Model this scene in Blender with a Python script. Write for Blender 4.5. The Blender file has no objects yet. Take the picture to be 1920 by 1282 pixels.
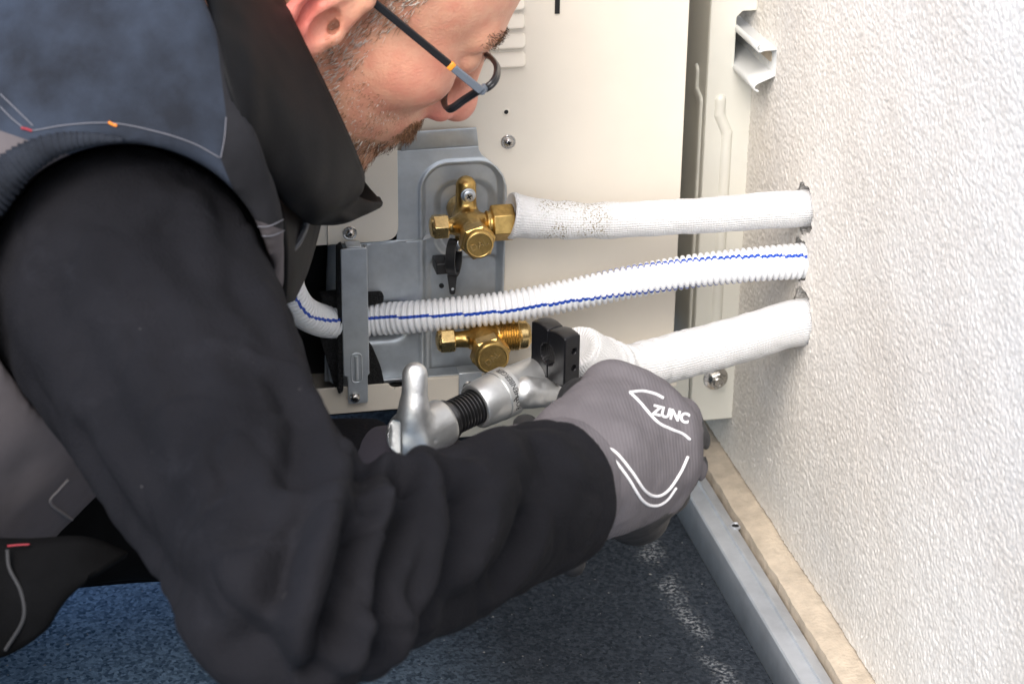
import bpy, bmesh, math, random
import numpy as np
from mathutils import Matrix, Vector

random.seed(4); RNG = np.random.default_rng(7)
scene = bpy.context.scene
COL = scene.collection

# ------------------------------------------------------------------ camera
FPX = 3900.0                                    # focal length in pixels of the 1920 px wide photograph
def cam_basis(pitch, roll, yaw):
    cy, sy = math.cos(yaw), math.sin(yaw)
    fw = np.array([sy*math.cos(pitch), cy*math.cos(pitch), -math.sin(pitch)])
    r = np.array([cy, -sy, 0.0]); d = -np.cross(r, fw)
    c, s = math.cos(roll), math.sin(roll)
    return np.stack([c*r+s*d, -s*r+c*d, fw])
MB3 = cam_basis(math.radians(24.4), math.radians(-0.7), math.radians(12.1))   # rows: right, down, forward
CAM = -MB3[2]*1.4 + np.array([0, 0, 0.17])
cam_data = bpy.data.cameras.new('Camera'); cam = bpy.data.objects.new('Camera', cam_data); COL.objects.link(cam)
cam_data.lens = FPX/1920*36; cam_data.sensor_width = 36; cam_data.clip_start = 0.02; cam_data.clip_end = 200
cam.matrix_world = Matrix([[MB3[0][0], -MB3[1][0], -MB3[2][0], CAM[0]],
                           [MB3[0][1], -MB3[1][1], -MB3[2][1], CAM[1]],
                           [MB3[0][2], -MB3[1][2], -MB3[2][2], CAM[2]], [0, 0, 0, 1]])
cam_data.dof.use_dof = True; cam_data.dof.focus_distance = 1.30; cam_data.dof.aperture_fstop = 16
scene.camera = cam
scene.cycles.max_bounces = 7; scene.cycles.diffuse_bounces = 3; scene.cycles.glossy_bounces = 3; scene.cycles.transmission_bounces = 5

# ------------------------------------------------------------------ sky, sun, exposure
SUN_EL, SUN_AZ = math.radians(47), math.radians(211)      # azimuth measured from +Y clockwise: behind the camera, to its left
world = bpy.data.worlds.new('World'); scene.world = world; world.use_nodes = True
wn = world.node_tree
sky = wn.nodes.new('ShaderNodeTexSky'); sky.sky_type = 'NISHITA'; sky.sun_disc = False
sky.sun_elevation = SUN_EL; sky.sun_rotation = SUN_AZ; sky.air_density = 1.0; sky.dust_density = 2.0
wn.links.new(sky.outputs[0], wn.nodes['Background'].inputs[0]); wn.nodes['Background'].inputs[1].default_value = 0.14
sun_d = bpy.data.lights.new('Sun', 'SUN'); sun_d.energy = 1.5; sun_d.angle = math.radians(52); sun_d.color = (1.0, 0.95, 0.87)
sun = bpy.data.objects.new('Sun', sun_d); COL.objects.link(sun)
sdir = Vector((math.sin(SUN_AZ)*math.cos(SUN_EL), math.cos(SUN_AZ)*math.cos(SUN_EL), math.sin(SUN_EL)))
sun.rotation_euler = sdir.to_track_quat('Z', 'Y').to_euler(); sun.location = sdir*5
scene.view_settings.view_transform = 'Standard'; scene.view_settings.look = 'None'
scene.view_settings.exposure = 1.28; scene.view_settings.gamma = 1.0; scene.view_settings.use_curve_mapping = False

# ------------------------------------------------------------------ survey helpers: a pixel of the photograph and a real plane or distance give a point of the place
def ray(x, y): return MB3.T @ np.array([(x-960)/FPX, (y-641)/FPX, 1.0])
def P(x, y, d): return CAM + ray(x, y)*d
def PA(x, y, ax, val):
    r = ray(x, y); return CAM + r*(val-CAM[ax])/r[ax]
def PY(x, y, Y): return PA(x, y, 1, Y)
def project(p):
    v = (np.asarray(p)-CAM) @ MB3.T
    return np.stack([960+FPX*v[..., 0]/v[..., 2], 641+FPX*v[..., 1]/v[..., 2], v[..., 2]], -1)

# ------------------------------------------------------------------ materials
MAT = {}
def lin(c): return tuple(((v/12.92) if v <= .04045 else ((v+.055)/1.055)**2.4) for v in c)
def mat(name, base, rough=.5, metal=0, var=0, vscale=40, bump=0, bscale=200, bdist=.001, spec=.5, sss=0, coat=0, vcol=None, vdetail=4, trans=0, alpha=None, sheen=0):
    m = bpy.data.materials.new(name); m.use_nodes = True; nt = m.node_tree; b = nt.nodes['Principled BSDF']
    b.inputs['Base Color'].default_value = (*base, 1); b.inputs['Roughness'].default_value = rough
    b.inputs['Metallic'].default_value = metal; b.inputs['Specular IOR Level'].default_value = spec
    b.inputs['Coat Weight'].default_value = coat; b.inputs['Transmission Weight'].default_value = trans
    if sheen:
        b.inputs['Sheen Weight'].default_value = sheen; b.inputs['Sheen Roughness'].default_value = .5
    if sss:
        b.inputs['Subsurface Weight'].default_value = sss; b.inputs['Subsurface Radius'].default_value = (1.0, .35, .18); b.inputs['Subsurface Scale'].default_value = .006
    tc = nt.nodes.new('ShaderNodeTexCoord')
    m['bsdf'] = b.name
    if var:
        n = nt.nodes.new('ShaderNodeTexNoise'); n.inputs['Scale'].default_value = vscale; n.inputs['Detail'].default_value = vdetail; n.inputs['Roughness'].default_value = .6
        nt.links.new(tc.outputs['Object'], n.inputs['Vector'])
        mx = nt.nodes.new('ShaderNodeMix'); mx.data_type = 'RGBA'
        other = vcol if vcol else tuple(v*(1-var) for v in base)
        mx.inputs[6].default_value = (*base, 1); mx.inputs[7].default_value = (*other, 1)
        rmp = nt.nodes.new('ShaderNodeValToRGB'); rmp.color_ramp.elements[0].position = .38; rmp.color_ramp.elements[1].position = .66
        nt.links.new(n.outputs[0], rmp.inputs[0]); nt.links.new(rmp.outputs[0], mx.inputs[0]); nt.links.new(mx.outputs[2], b.inputs['Base Color'])
        mr = nt.nodes.new('ShaderNodeMapRange'); mr.inputs[3].default_value = max(rough-.08, .02); mr.inputs[4].default_value = min(rough+.1, 1)
        nt.links.new(n.outputs[0], mr.inputs[0]); nt.links.new(mr.outputs[0], b.inputs['Roughness'])
    if bump:
        n2 = nt.nodes.new('ShaderNodeTexNoise'); n2.inputs['Scale'].default_value = bscale; n2.inputs['Detail'].default_value = 3
        nt.links.new(tc.outputs['Object'], n2.inputs['Vector'])
        bp = nt.nodes.new('ShaderNodeBump'); bp.inputs['Strength'].default_value = bump; bp.inputs['Distance'].default_value = bdist
        nt.links.new(n2.outputs[0], bp.inputs['Height']); nt.links.new(bp.outputs[0], b.inputs['Normal'])
    MAT[name] = m; return m
def nodes(m): return m.node_tree, m.node_tree.nodes['Principled BSDF']

mat('cream', (.76, .70, .60), .38, var=.05, vscale=14, bump=.05, bscale=900, bdist=.0004)
mat('post', (.74, .725, .65), .36, var=.05, vscale=20, bump=.04, bscale=900, bdist=.0004)
mat('galv', (.56, .60, .63), .40, 0.55, var=.2, vscale=55, bump=.06, bscale=260, bdist=.0006)
mat('galv_bright', (.62, .64, .66), .3, 1.0, var=.25, vscale=120)
mat('screw', (.62, .60, .57), .26, 1.0, var=.2, vscale=400)
mat('dark', (.006, .006, .007), .7)
mat('brass', (.60, .40, .14), .33, 1.0, var=.4, vscale=230, vcol=(.44, .29, .10), bump=.25, bscale=900, bdist=.0003)
mat('brass_bright', (.80, .58, .26), .28, 1.0, var=.25, vscale=300, bump=.2, bscale=1300, bdist=.0002)
mat('black_metal', (.012, .012, .014), .3, .3, var=.3, vscale=200, bump=.15, bscale=600, bdist=.0003)
mat('spindle', (.10, .10, .105), .3, .9)
mat('black_plastic', (.015, .015, .016), .42)
mat('foam', (.012, .012, .013), .95, bump=1, bscale=700, bdist=.003, var=.6, vscale=800)
mat('cast', (.62, .63, .63), .42, .85, var=.15, vscale=90, bump=.22, bscale=900, bdist=.0005)
mat('hose', (.86, .87, .89), .32, spec=.5, sss=0)
mat('hose_blue', (.005, .06, .42), .35)
mat('zinc_rail', (.56, .59, .63), .40, .4, var=.22, vscale=30, bump=.1, bscale=300, bdist=.0005)
mat('rail_white', (.62, .63, .62), .35, var=.05, vscale=20)
mat('mortar', (.60, .51, .40), .95, var=.25, vscale=60, bump=.6, bscale=350, bdist=.0015)
mat('jumper', (.0064, .0064, .0082), .92, spec=.12, var=.45, vscale=9, vcol=(.0115, .0113, .0138), bump=.6, bscale=620, bdist=.0011)
mat('vest_navy', (.030, .039, .058), .88, spec=.2, var=.5, vscale=24, vcol=(.015, .0175, .024), vdetail=12, bump=.4, bscale=1300, bdist=.0004)
mat('vest_black', (.0034, .0034, .0042), .62, spec=.16, var=.4, vscale=20, bump=.35, bscale=900, bdist=.0004)
mat('vest_grey', (.125, .110, .115), .9, spec=.15, var=.25, vscale=18, bump=.35, bscale=1300, bdist=.0004)
mat('thread', (.13, .13, .15), .8)
mat('red_thread', (.22, .015, .025), .7); mat('orange', (.75, .22, .02), .45)
mat('trousers', (.0032, .0032, .0036), .9, spec=.08, var=.5, vscale=20, bump=.4, bscale=900, bdist=.0005)
mat('glove_black', (.016, .016, .018), .6, bump=.4, bscale=500, bdist=.0008)
mat('white_print', (.80, .79, .80), .6)
mat('lens_glass', (1, 1, 1), .02, trans=1)
mat('frame_black', (.012, .012, .014), .3); mat('frame_grey', (.12, .14, .17), .35); mat('frame_orange', (.85, .30, .03), .35)
mat('hair_brown', (.16, .075, .03), .5); mat('hair_ginger', (.27, .125, .05), .5); mat('hair_grey', (.66, .59, .52), .5); mat('hair_dark', (.09, .055, .035), .5)
mat('ink', (.02, .02, .022), .6); mat('ink_red', (.5, .02, .04), .6)
mat('thread_dark', (.09, .09, .10), .8); mat('vest_dark', (.016, .016, .019), .88, spec=.2, var=.4, vscale=30, bump=.35, bscale=1300, bdist=.0004); mat('vest_gather', (.020, .024, .033), .88, spec=.2, var=.4, vscale=60); mat('zip_metal', (.05, .055, .065), .35, .6)
mat('vest_piping', (.16, .145, .145), .8); mat('trouser_edge', (.022, .022, .024), .8); mat('glove_dark', (.05, .045, .06), .9, bump=.5, bscale=900, bdist=.0006)
m = mat('lens_thin', (1, 1, 1), .02, trans=1); nodes(m)[1].inputs['IOR'].default_value = 1.02
mat('boot', (.03, .024, .02), .6, var=.4, vscale=40)

# stucco: granular render
m = mat('stucco', (.64, .625, .60), .92, spec=.2); nt, b = nodes(m)
tc = nt.nodes['Texture Coordinate']
v = nt.nodes.new('ShaderNodeTexVoronoi'); v.inputs['Scale'].default_value = 430; v.feature = 'SMOOTH_F1'; v.inputs['Smoothness'].default_value = .35; v.inputs['Randomness'].default_value = 1
n = nt.nodes.new('ShaderNodeTexNoise'); n.inputs['Scale'].default_value = 700; n.inputs['Detail'].default_value = 3
nw = nt.nodes.new('ShaderNodeTexNoise'); nw.inputs['Scale'].default_value = 150; nw.inputs['Detail'].default_value = 2
n2 = nt.nodes.new('ShaderNodeTexNoise'); n2.inputs['Scale'].default_value = 12; n2.inputs['Detail'].default_value = 5
for q in (v, n, n2, nw): nt.links.new(tc.outputs['Object'], q.inputs['Vector'])
def madd(src, k, add=None):
    q = nt.nodes.new('ShaderNodeMath'); q.operation = 'MULTIPLY_ADD'; q.inputs[1].default_value = k; nt.links.new(src, q.inputs[0])
    if add is None: q.inputs[2].default_value = 0
    else: nt.links.new(add, q.inputs[2])
    return q.outputs[0]
hgt = madd(n.outputs[0], .35, madd(nw.outputs[0], .9, madd(v.outputs[0], -1.0)))
bp = nt.nodes.new('ShaderNodeBump'); bp.inputs['Strength'].default_value = .6; bp.inputs['Distance'].default_value = .0020
nt.links.new(hgt, bp.inputs['Height']); nt.links.new(bp.outputs[0], b.inputs['Normal'])
mx = nt.nodes.new('ShaderNodeMix'); mx.data_type = 'RGBA'; mx.inputs[6].default_value = (.78, .755, .72, 1); mx.inputs[7].default_value = (.71, .67, .62, 1)
nt.links.new(n2.outputs[0], mx.inputs[0]); nt.links.new(mx.outputs[2], b.inputs['Base Color'])

mat('stucco_grain', (.77, .745, .705), .95, spec=.12, var=.12, vscale=9, vcol=(.71, .67, .615), vdetail=8)
nt, b = nodes(MAT['stucco_grain']); tc = nt.nodes['Texture Coordinate']; src = b.inputs['Base Color'].links[0].from_socket
ng = nt.nodes.new('ShaderNodeTexVoronoi'); ng.inputs['Scale'].default_value = 460; nt.links.new(tc.outputs['Object'], ng.inputs['Vector'])
sg = nt.nodes.new('ShaderNodeSeparateColor'); nt.links.new(ng.outputs[1], sg.inputs[0])
gm = nt.nodes.new('ShaderNodeMapRange'); gm.inputs[1].default_value = .55; gm.inputs[2].default_value = 1.0; gm.inputs[3].default_value = 0; gm.inputs[4].default_value = .42; nt.links.new(sg.outputs[0], gm.inputs[0])
gx = nt.nodes.new('ShaderNodeMix'); gx.data_type = 'RGBA'; gx.inputs[7].default_value = (.50, .465, .42, 1); nt.links.new(gm.outputs[0], gx.inputs[0]); nt.links.new(src, gx.inputs[6]); nt.links.new(gx.outputs[2], b.inputs['Base Color'])
# mineral roofing felt: slate chips, blue on the left, darker and greyer towards the wall
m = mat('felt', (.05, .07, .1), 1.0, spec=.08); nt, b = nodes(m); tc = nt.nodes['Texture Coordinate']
v = nt.nodes.new('ShaderNodeTexVoronoi'); v.inputs['Scale'].default_value = 430
n = nt.nodes.new('ShaderNodeTexNoise'); n.inputs['Scale'].default_value = 9; n.inputs['Detail'].default_value = 8; n.inputs['Roughness'].default_value = .65
n3 = nt.nodes.new('ShaderNodeTexNoise'); n3.inputs['Scale'].default_value = 380; n3.inputs['Detail'].default_value = 3
sx = nt.nodes.new('ShaderNodeSeparateXYZ')
for q in (v, n, n3): nt.links.new(tc.outputs['Object'], q.inputs['Vector'])
nt.links.new(tc.outputs['Object'], sx.inputs[0])
def mrange(src, a, b_, c=0, d=1):
    q = nt.nodes.new('ShaderNodeMapRange'); q.inputs[1].default_value = a; q.inputs[2].default_value = b_; q.inputs[3].default_value = c; q.inputs[4].default_value = d
    nt.links.new(src, q.inputs[0]); return q.outputs[0]
def mixc(fac, c1, c2):
    q = nt.nodes.new('ShaderNodeMix'); q.data_type = 'RGBA'
    if isinstance(fac, float): q.inputs[0].default_value = fac
    else: nt.links.new(fac, q.inputs[0])
    for s, c in ((6, c1), (7, c2)):
        if isinstance(c, tuple): q.inputs[s].default_value = (*c, 1)
        else: nt.links.new(c, q.inputs[s])
    return q.outputs[2]
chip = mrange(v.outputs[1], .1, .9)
blue_chips = mixc(chip, (.040, .075, .125), (.21, .31, .43))
grey_chips = mixc(chip, (.020, .025, .032), (.050, .059, .072))
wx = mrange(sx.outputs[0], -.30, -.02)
base = mixc(wx, blue_chips, grey_chips)
# pale lime streak where water runs off beside the channel
dx = nt.nodes.new('ShaderNodeMath'); dx.operation = 'ADD'; dx.inputs[1].default_value = -.104
nt.links.new(sx.outputs[0], dx.inputs[0])
wob = nt.nodes.new('ShaderNodeMath'); wob.operation = 'MULTIPLY_ADD'; wob.inputs[1].default_value = .05; wob.inputs[2].default_value = -.025
nt.links.new(n.outputs[0], wob.inputs[0])
dd = nt.nodes.new('ShaderNodeMath'); dd.operation = 'ADD'; nt.links.new(dx.outputs[0], dd.inputs[0]); nt.links.new(wob.outputs[0], dd.inputs[1])
ab = nt.nodes.new('ShaderNodeMath'); ab.operation = 'ABSOLUTE'; nt.links.new(dd.outputs[0], ab.inputs[0])
nbg = nt.nodes.new('ShaderNodeTexNoise'); nbg.inputs['Scale'].default_value = 34; nbg.inputs['Detail'].default_value = 4; nt.links.new(tc.outputs['Object'], nbg.inputs['Vector'])
st0 = mrange(ab.outputs[0], .012, .001); stm = nt.nodes.new('ShaderNodeMath'); stm.operation = 'MULTIPLY'; nt.links.new(st0, stm.inputs[0]); nt.links.new(mrange(nbg.outputs[0], .40, .60), stm.inputs[1]); st = stm.outputs[0]
sp = mrange(n3.outputs[0], .46, .62)
mul = nt.nodes.new('ShaderNodeMath'); mul.operation = 'MULTIPLY'; nt.links.new(st, mul.inputs[0]); nt.links.new(sp, mul.inputs[1])
base = mixc(mul.outputs[0], base, (.30, .31, .32))
n4 = nt.nodes.new('ShaderNodeTexNoise'); n4.inputs['Scale'].default_value = 210; n4.inputs['Detail'].default_value = 2; nt.links.new(tc.outputs['Object'], n4.inputs['Vector'])
base = mixc(mrange(n4.outputs[0], .70, .76), base, (.30, .29, .27))
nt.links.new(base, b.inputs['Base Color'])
bp = nt.nodes.new('ShaderNodeBump'); bp.inputs['Strength'].default_value = .8; bp.inputs['Distance'].default_value = .002
nt.links.new(n3.outputs[0], bp.inputs['Height']); nt.links.new(bp.outputs[0], b.inputs['Normal'])

# white quilted pipe wrap: fine woven ribs along the pipe, scuffed speckle near the valve
m = mat('wrap', (.72, .72, .72), .5, spec=.3); nt, b = nodes(m); tc = nt.nodes['Texture Coordinate']
uvw = nt.nodes.new('ShaderNodeUVMap')
wv = nt.nodes.new('ShaderNodeTexWave'); wv.bands_direction = 'Y'; wv.inputs['Scale'].default_value = 190; wv.inputs['Distortion'].default_value = 1.5
wv2 = nt.nodes.new('ShaderNodeTexWave'); wv2.bands_direction = 'X'; wv2.inputs['Scale'].default_value = 300; wv2.inputs['Distortion'].default_value = 1.5
nt.links.new(uvw.outputs[0], wv.inputs[0]); nt.links.new(uvw.outputs[0], wv2.inputs[0])
am = nt.nodes.new('ShaderNodeMath'); am.operation = 'ADD'; nt.links.new(wv.outputs[1], am.inputs[0]); nt.links.new(wv2.outputs[1], am.inputs[1])
bp = nt.nodes.new('ShaderNodeBump'); bp.inputs['Strength'].default_value = .5; bp.inputs['Distance'].default_value = .0009
nt.links.new(am.outputs[0], bp.inputs['Height']); nt.links.new(bp.outputs[0], b.inputs['Normal'])
m2 = m.copy(); m2.name = 'wrap_scuffed'; MAT['wrap_scuffed'] = m2; nt, b = nodes(m2)
ns = nt.nodes.new('ShaderNodeTexNoise'); ns.inputs['Scale'].default_value = 850; ns.inputs['Detail'].default_value = 2
tc = nt.nodes['Texture Coordinate']; nt.links.new(tc.outputs['Object'], ns.inputs['Vector'])
nb = nt.nodes.new('ShaderNodeTexNoise'); nb.inputs['Scale'].default_value = 60; nb.inputs['Detail'].default_value = 3; nt.links.new(tc.outputs['Object'], nb.inputs['Vector'])
sx = nt.nodes.new('ShaderNodeSeparateXYZ'); nt.links.new(tc.outputs['Object'], sx.inputs[0])
g1 = mrange(sx.outputs[0], .004, .012); g2 = mrange(sx.outputs[0], .06, .045)
q = nt.nodes.new('ShaderNodeMath'); q.operation = 'MULTIPLY'; nt.links.new(g1, q.inputs[0]); nt.links.new(g2, q.inputs[1])
q2 = nt.nodes.new('ShaderNodeMath'); q2.operation = 'MULTIPLY'; nt.links.new(q.outputs[0], q2.inputs[0]); nt.links.new(mrange(ns.outputs[0], .55, .60), q2.inputs[1])
q3 = nt.nodes.new('ShaderNodeMath'); q3.operation = 'MULTIPLY'; nt.links.new(q2.outputs[0], q3.inputs[0]); nt.links.new(mrange(nb.outputs[0], .36, .52), q3.inputs[1])
nt.links.new(mixc(q3.outputs[0], (.72, .72, .72), (.30, .26, .18)), b.inputs['Base Color'])

# knitted glove
m = mat('glove', (.150, .138, .147), .85, spec=.15, var=.15, vscale=40); nt, b = nodes(m); tc = nt.nodes['Texture Coordinate']
wv = nt.nodes.new('ShaderNodeTexWave'); wv.inputs['Scale'].default_value = 150; wv.inputs['Distortion'].default_value = 2.0; nt.links.new(tc.outputs['Object'], wv.inputs[0])
bp = nt.nodes.new('ShaderNodeBump'); bp.inputs['Strength'].default_value = .22; bp.inputs['Distance'].default_value = .0007
nt.links.new(wv.outputs[1], bp.inputs['Height']); nt.links.new(bp.outputs[0], b.inputs['Normal'])

# skin: the flush of ear, nose and cheek is carried by a point attribute
m = mat('skin', (.62, .34, .22), .45, spec=.4, sss=.12); nt, b = nodes(m); tc = nt.nodes['Texture Coordinate']
at_ = nt.nodes.new('ShaderNodeAttribute'); at_.attribute_name = 'flush'
at2 = nt.nodes.new('ShaderNodeAttribute'); at2.attribute_name = 'stubble'
n = nt.nodes.new('ShaderNodeTexNoise'); n.inputs['Scale'].default_value = 90; n.inputs['Detail'].default_value = 5; nt.links.new(tc.outputs['Object'], n.inputs['Vector'])
n2 = nt.nodes.new('ShaderNodeTexNoise'); n2.inputs['Scale'].default_value = 650; n2.inputs['Detail'].default_value = 4; nt.links.new(tc.outputs['Object'], n2.inputs['Vector'])
c = mixc(mrange(n.outputs[0], .35, .7), (.70, .37, .245), (.64, .275, .185))
c = mixc(at_.outputs[2], c, (.68, .20, .16))
c = mixc(at2.outputs[2], c, (.42, .24, .14))
nt.links.new(c, b.inputs['Base Color'])
bp = nt.nodes.new('ShaderNodeBump'); bp.inputs['Strength'].default_value = .4; bp.inputs['Distance'].default_value = .0012
nt.links.new(n2.outputs[0], bp.inputs['Height']); nt.links.new(bp.outputs[0], b.inputs['Normal'])

nt, b = nodes(MAT['cream']); tc = nt.nodes['Texture Coordinate']; src = b.inputs['Base Color'].links[0].from_socket
nk = nt.nodes.new('ShaderNodeTexNoise'); nk.inputs['Scale'].default_value = 150; nk.inputs['Detail'].default_value = 1; nt.links.new(tc.outputs['Object'], nk.inputs['Vector'])
nt.links.new(mixc(mrange(nk.outputs[0], .795, .81, 0, .8), src, (.16, .14, .11)), b.inputs['Base Color'])
nt, b = nodes(MAT['jumper']); tc = nt.nodes['Texture Coordinate']
src = b.inputs['Base Color'].links[0].from_socket
n5 = nt.nodes.new('ShaderNodeTexNoise'); n5.inputs['Scale'].default_value = 260; n5.inputs['Detail'].default_value = 1; nt.links.new(tc.outputs['Object'], n5.inputs['Vector'])
n6 = nt.nodes.new('ShaderNodeTexNoise'); n6.inputs['Scale'].default_value = 26; n6.inputs['Detail'].default_value = 4; n6.inputs['Roughness'].default_value = .7; nt.links.new(tc.outputs['Object'], n6.inputs['Vector'])
c = mixc(mrange(n6.outputs[0], .58, .85, 0, .45), src, (.028, .028, .034))
nt.links.new(mixc(mrange(n5.outputs[0], .80, .82, 0, .35), c, (.16, .15, .15)), b.inputs['Base Color'])
# ------------------------------------------------------------------ object helpers
def new_mesh(name, verts, faces, mats=None, midx=None, smooth=True, sharp=None):
    me = bpy.data.meshes.new(name)
    if isinstance(verts, np.ndarray): verts = verts.tolist()
    if isinstance(faces, np.ndarray): faces = faces.tolist()
    me.from_pydata(verts, [], faces)
    for mm in (mats or []): me.materials.append(MAT[mm] if isinstance(mm, str) else mm)
    if midx is not None: me.polygons.foreach_set('material_index', np.asarray(midx, dtype=np.int32))
    me.polygons.foreach_set('use_smooth', np.full(len(me.polygons), smooth))
    me.update()
    if sharp is not None: me.set_sharp_from_angle(angle=math.radians(sharp))
    return me
def link(name, me, parent=None):
    o = bpy.data.objects.new(name, me); COL.objects.link(o)
    if parent is not None:
        o.parent = parent
        o.matrix_parent_inverse = Matrix.Translation(-parent.location)     # children are built in world coordinates
    return o
def thing(name, label, cat, loc, group=None):
    e = bpy.data.objects.new(name, None); COL.objects.link(e); e.location = Vector(loc); e.empty_display_size = .02
    return tag(e, label, cat, group)
def tag(o, label, cat, group=None):
    o['label'] = label; o['category'] = cat
    if group: o['group'] = group
    return o
def unit(v): v = np.asarray(v, float); return v/np.linalg.norm(v)
def frame(axis, up=(0, 0, 1)):
    a = unit(axis); u = np.asarray(up, float)
    if abs(np.dot(a, unit(u))) > .98: u = np.array([1., 0, 0])
    s = unit(np.cross(u, a)); t = np.cross(a, s); return s, t, a

class MB:
    def __init__(s): s.v = []; s.f = []; s.m = []
    def add(s, v, f, mi=0):
        o = len(s.v); s.v += [tuple(map(float, q)) for q in v]; s.f += [tuple(i+o for i in q) for q in f]; s.m += [mi]*len(f); return s
    def box(s, lo, hi, mi=0, R=None, c=None):
        x0, y0, z0 = lo; x1, y1, z1 = hi
        v = np.array([(x0, y0, z0), (x1, y0, z0), (x1, y1, z0), (x0, y1, z0), (x0, y0, z1), (x1, y0, z1), (x1, y1, z1), (x0, y1, z1)], float)
        if R is not None: v = v @ np.asarray(R).T
        if c is not None: v = v + np.asarray(c)
        return s.add(v, [(0, 3, 2, 1), (4, 5, 6, 7), (0, 1, 5, 4), (1, 2, 6, 5), (2, 3, 7, 6), (3, 0, 4, 7)], mi)
    def lathe(s, o, axis, prof, n=24, mi=0, up=(0, 0, 1), caps=True, phase=0):
        """prof: list of (distance along axis, radius)"""
        S, T, A = frame(axis, up); o = np.asarray(o, float); v = []; f = []
        for (h, r) in prof:
            for k in range(n):
                t = 2*math.pi*k/n+phase; v.append(o+A*h+(S*math.cos(t)+T*math.sin(t))*r)
        for i in range(len(prof)-1):
            for k in range(n):
                k2 = (k+1) % n; f.append((i*n+k, i*n+k2, (i+1)*n+k2, (i+1)*n+k))
        if caps: f.append(tuple(range(n-1, -1, -1))); f.append(tuple(range((len(prof)-1)*n, len(prof)*n)))
        return s.add(v, f, mi)
    def prism(s, poly, y0, y1, mi=0, ax=1):
        """polygon in the plane across axis ax, extruded from y0 to y1"""
        n = len(poly); v = []
        for y in (y0, y1):
            for (a, b) in poly:
                p = [a, b]; p.insert(ax, y); v.append(p)
        f = [tuple(range(n)), tuple(range(2*n-1, n-1, -1))]
        for i in range(n): j = (i+1) % n; f.append((i, i+n, j+n, j))
        return s.add(v, f, mi)
    def tube(s, pts, rad, n=12, mi=0, caps=True, closed=False):
        pts = np.asarray(pts, float); N = len(pts); rad = np.broadcast_to(np.asarray(rad, float), (N,)) if not callable(rad) else None
        R = tube_frames(pts, closed); v = []; f = []
        for i in range(N):
            for k in range(n):
                t = 2*math.pi*k/n; v.append(pts[i]+(R[i][0]*math.cos(t)+R[i][1]*math.sin(t))*rad[i])
        M = N if closed else N-1
        for i in range(M):
            j = (i+1) % N
            for k in range(n): k2 = (k+1) % n; f.append((i*n+k, i*n+k2, j*n+k2, j*n+k))
        if caps and not closed: f.append(tuple(range(n-1, -1, -1))); f.append(tuple(range((N-1)*n, N*n)))
        return s.add(v, f, mi)
    def grid(s, V, mi=0, flip=False):
        V = np.asarray(V, float); a, b = V.shape[:2]; f = []
        for i in range(a-1):
            for j in range(b-1):
                q = (i*b+j, i*b+j+1, (i+1)*b+j+1, (i+1)*b+j); f.append(q[::-1] if flip else q)
        return s.add(V.reshape(-1, 3), f, mi)
    def build(s, name, mats, parent=None, smooth=True, sharp=35, bevel=0, seg=2, solid=0, fixn=True):
        if isinstance(mats, str): mats = [mats]
        me = new_mesh(name, s.v, s.f, mats, s.m, smooth)
        if fixn:
            bm = bmesh.new(); bm.from_mesh(me); bmesh.ops.recalc_face_normals(bm, faces=bm.faces); bm.to_mesh(me); bm.free()
        if sharp: me.set_sharp_from_angle(angle=math.radians(sharp))
        o = link(name, me, parent)
        if solid: q = o.modifiers.new('thick', 'SOLIDIFY'); q.thickness = solid; q.offset = 0
        if bevel: q = o.modifiers.new('edge', 'BEVEL'); q.width = bevel; q.segments = seg; q.limit_method = 'ANGLE'; q.angle_limit = math.radians(40)
        return o
def tube_frames(pts, closed=False):
    N = len(pts); T = np.zeros_like(pts)
    for i in range(N):
        a = pts[(i-1) % N] if (closed or i > 0) else pts[i]; b = pts[(i+1) % N] if (closed or i < N-1) else pts[i]
        T[i] = unit(b-a)
    u = np.array([0, 0, 1.]) if abs(T[0][2]) < .9 else np.array([0, 1., 0])
    u = unit(u-T[0]*np.dot(u, T[0])); out = []
    for i in range(N):
        u = unit(u-T[i]*np.dot(u, T[i])); out.append((u, np.cross(T[i], u), T[i]))
    return out
def spline(pts, n):
    """Catmull-Rom through rows of pts (any width), n samples evenly by arc length"""
    p = np.asarray(pts, float); q = np.vstack([2*p[0]-p[1], p, 2*p[-1]-p[-2]]); out = []
    for i in range(1, len(q)-2):
        for t in np.linspace(0, 1, 24, endpoint=False):
            a, b, c, d = q[i-1:i+3]
            out.append(.5*((2*b)+(c-a)*t+(2*a-5*b+4*c-d)*t*t+(3*b-a-3*c+d)*t**3))
    out.append(p[-1]); out = np.array(out)
    s = np.r_[0, np.cumsum(np.linalg.norm(np.diff(out[:, :3], axis=0), axis=1))]
    g = np.linspace(0, s[-1], n)
    return np.stack([np.interp(g, s, out[:, k]) for k in range(out.shape[1])], 1)
def rpoly(pts, r, n=5):
    """polygon with rounded corners; r scalar or list"""
    out = []; N = len(pts); r = [r]*N if not isinstance(r, (list, tuple)) else r
    for i in range(N):
        a, b, c = (np.asarray(pts[k], float) for k in ((i-1) % N, i, (i+1) % N))
        if r[i] <= 0: out.append(tuple(b)); continue
        d1, d2 = unit(a-b), unit(c-b); rr = min(r[i], .49*np.linalg.norm(a-b), .49*np.linalg.norm(c-b))
        for t in np.linspace(0, 1, n): out.append(tuple((1-t)**2*(b+d1*rr)+2*t*(1-t)*b+t*t*(b+d2*rr)))
    return out

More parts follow.
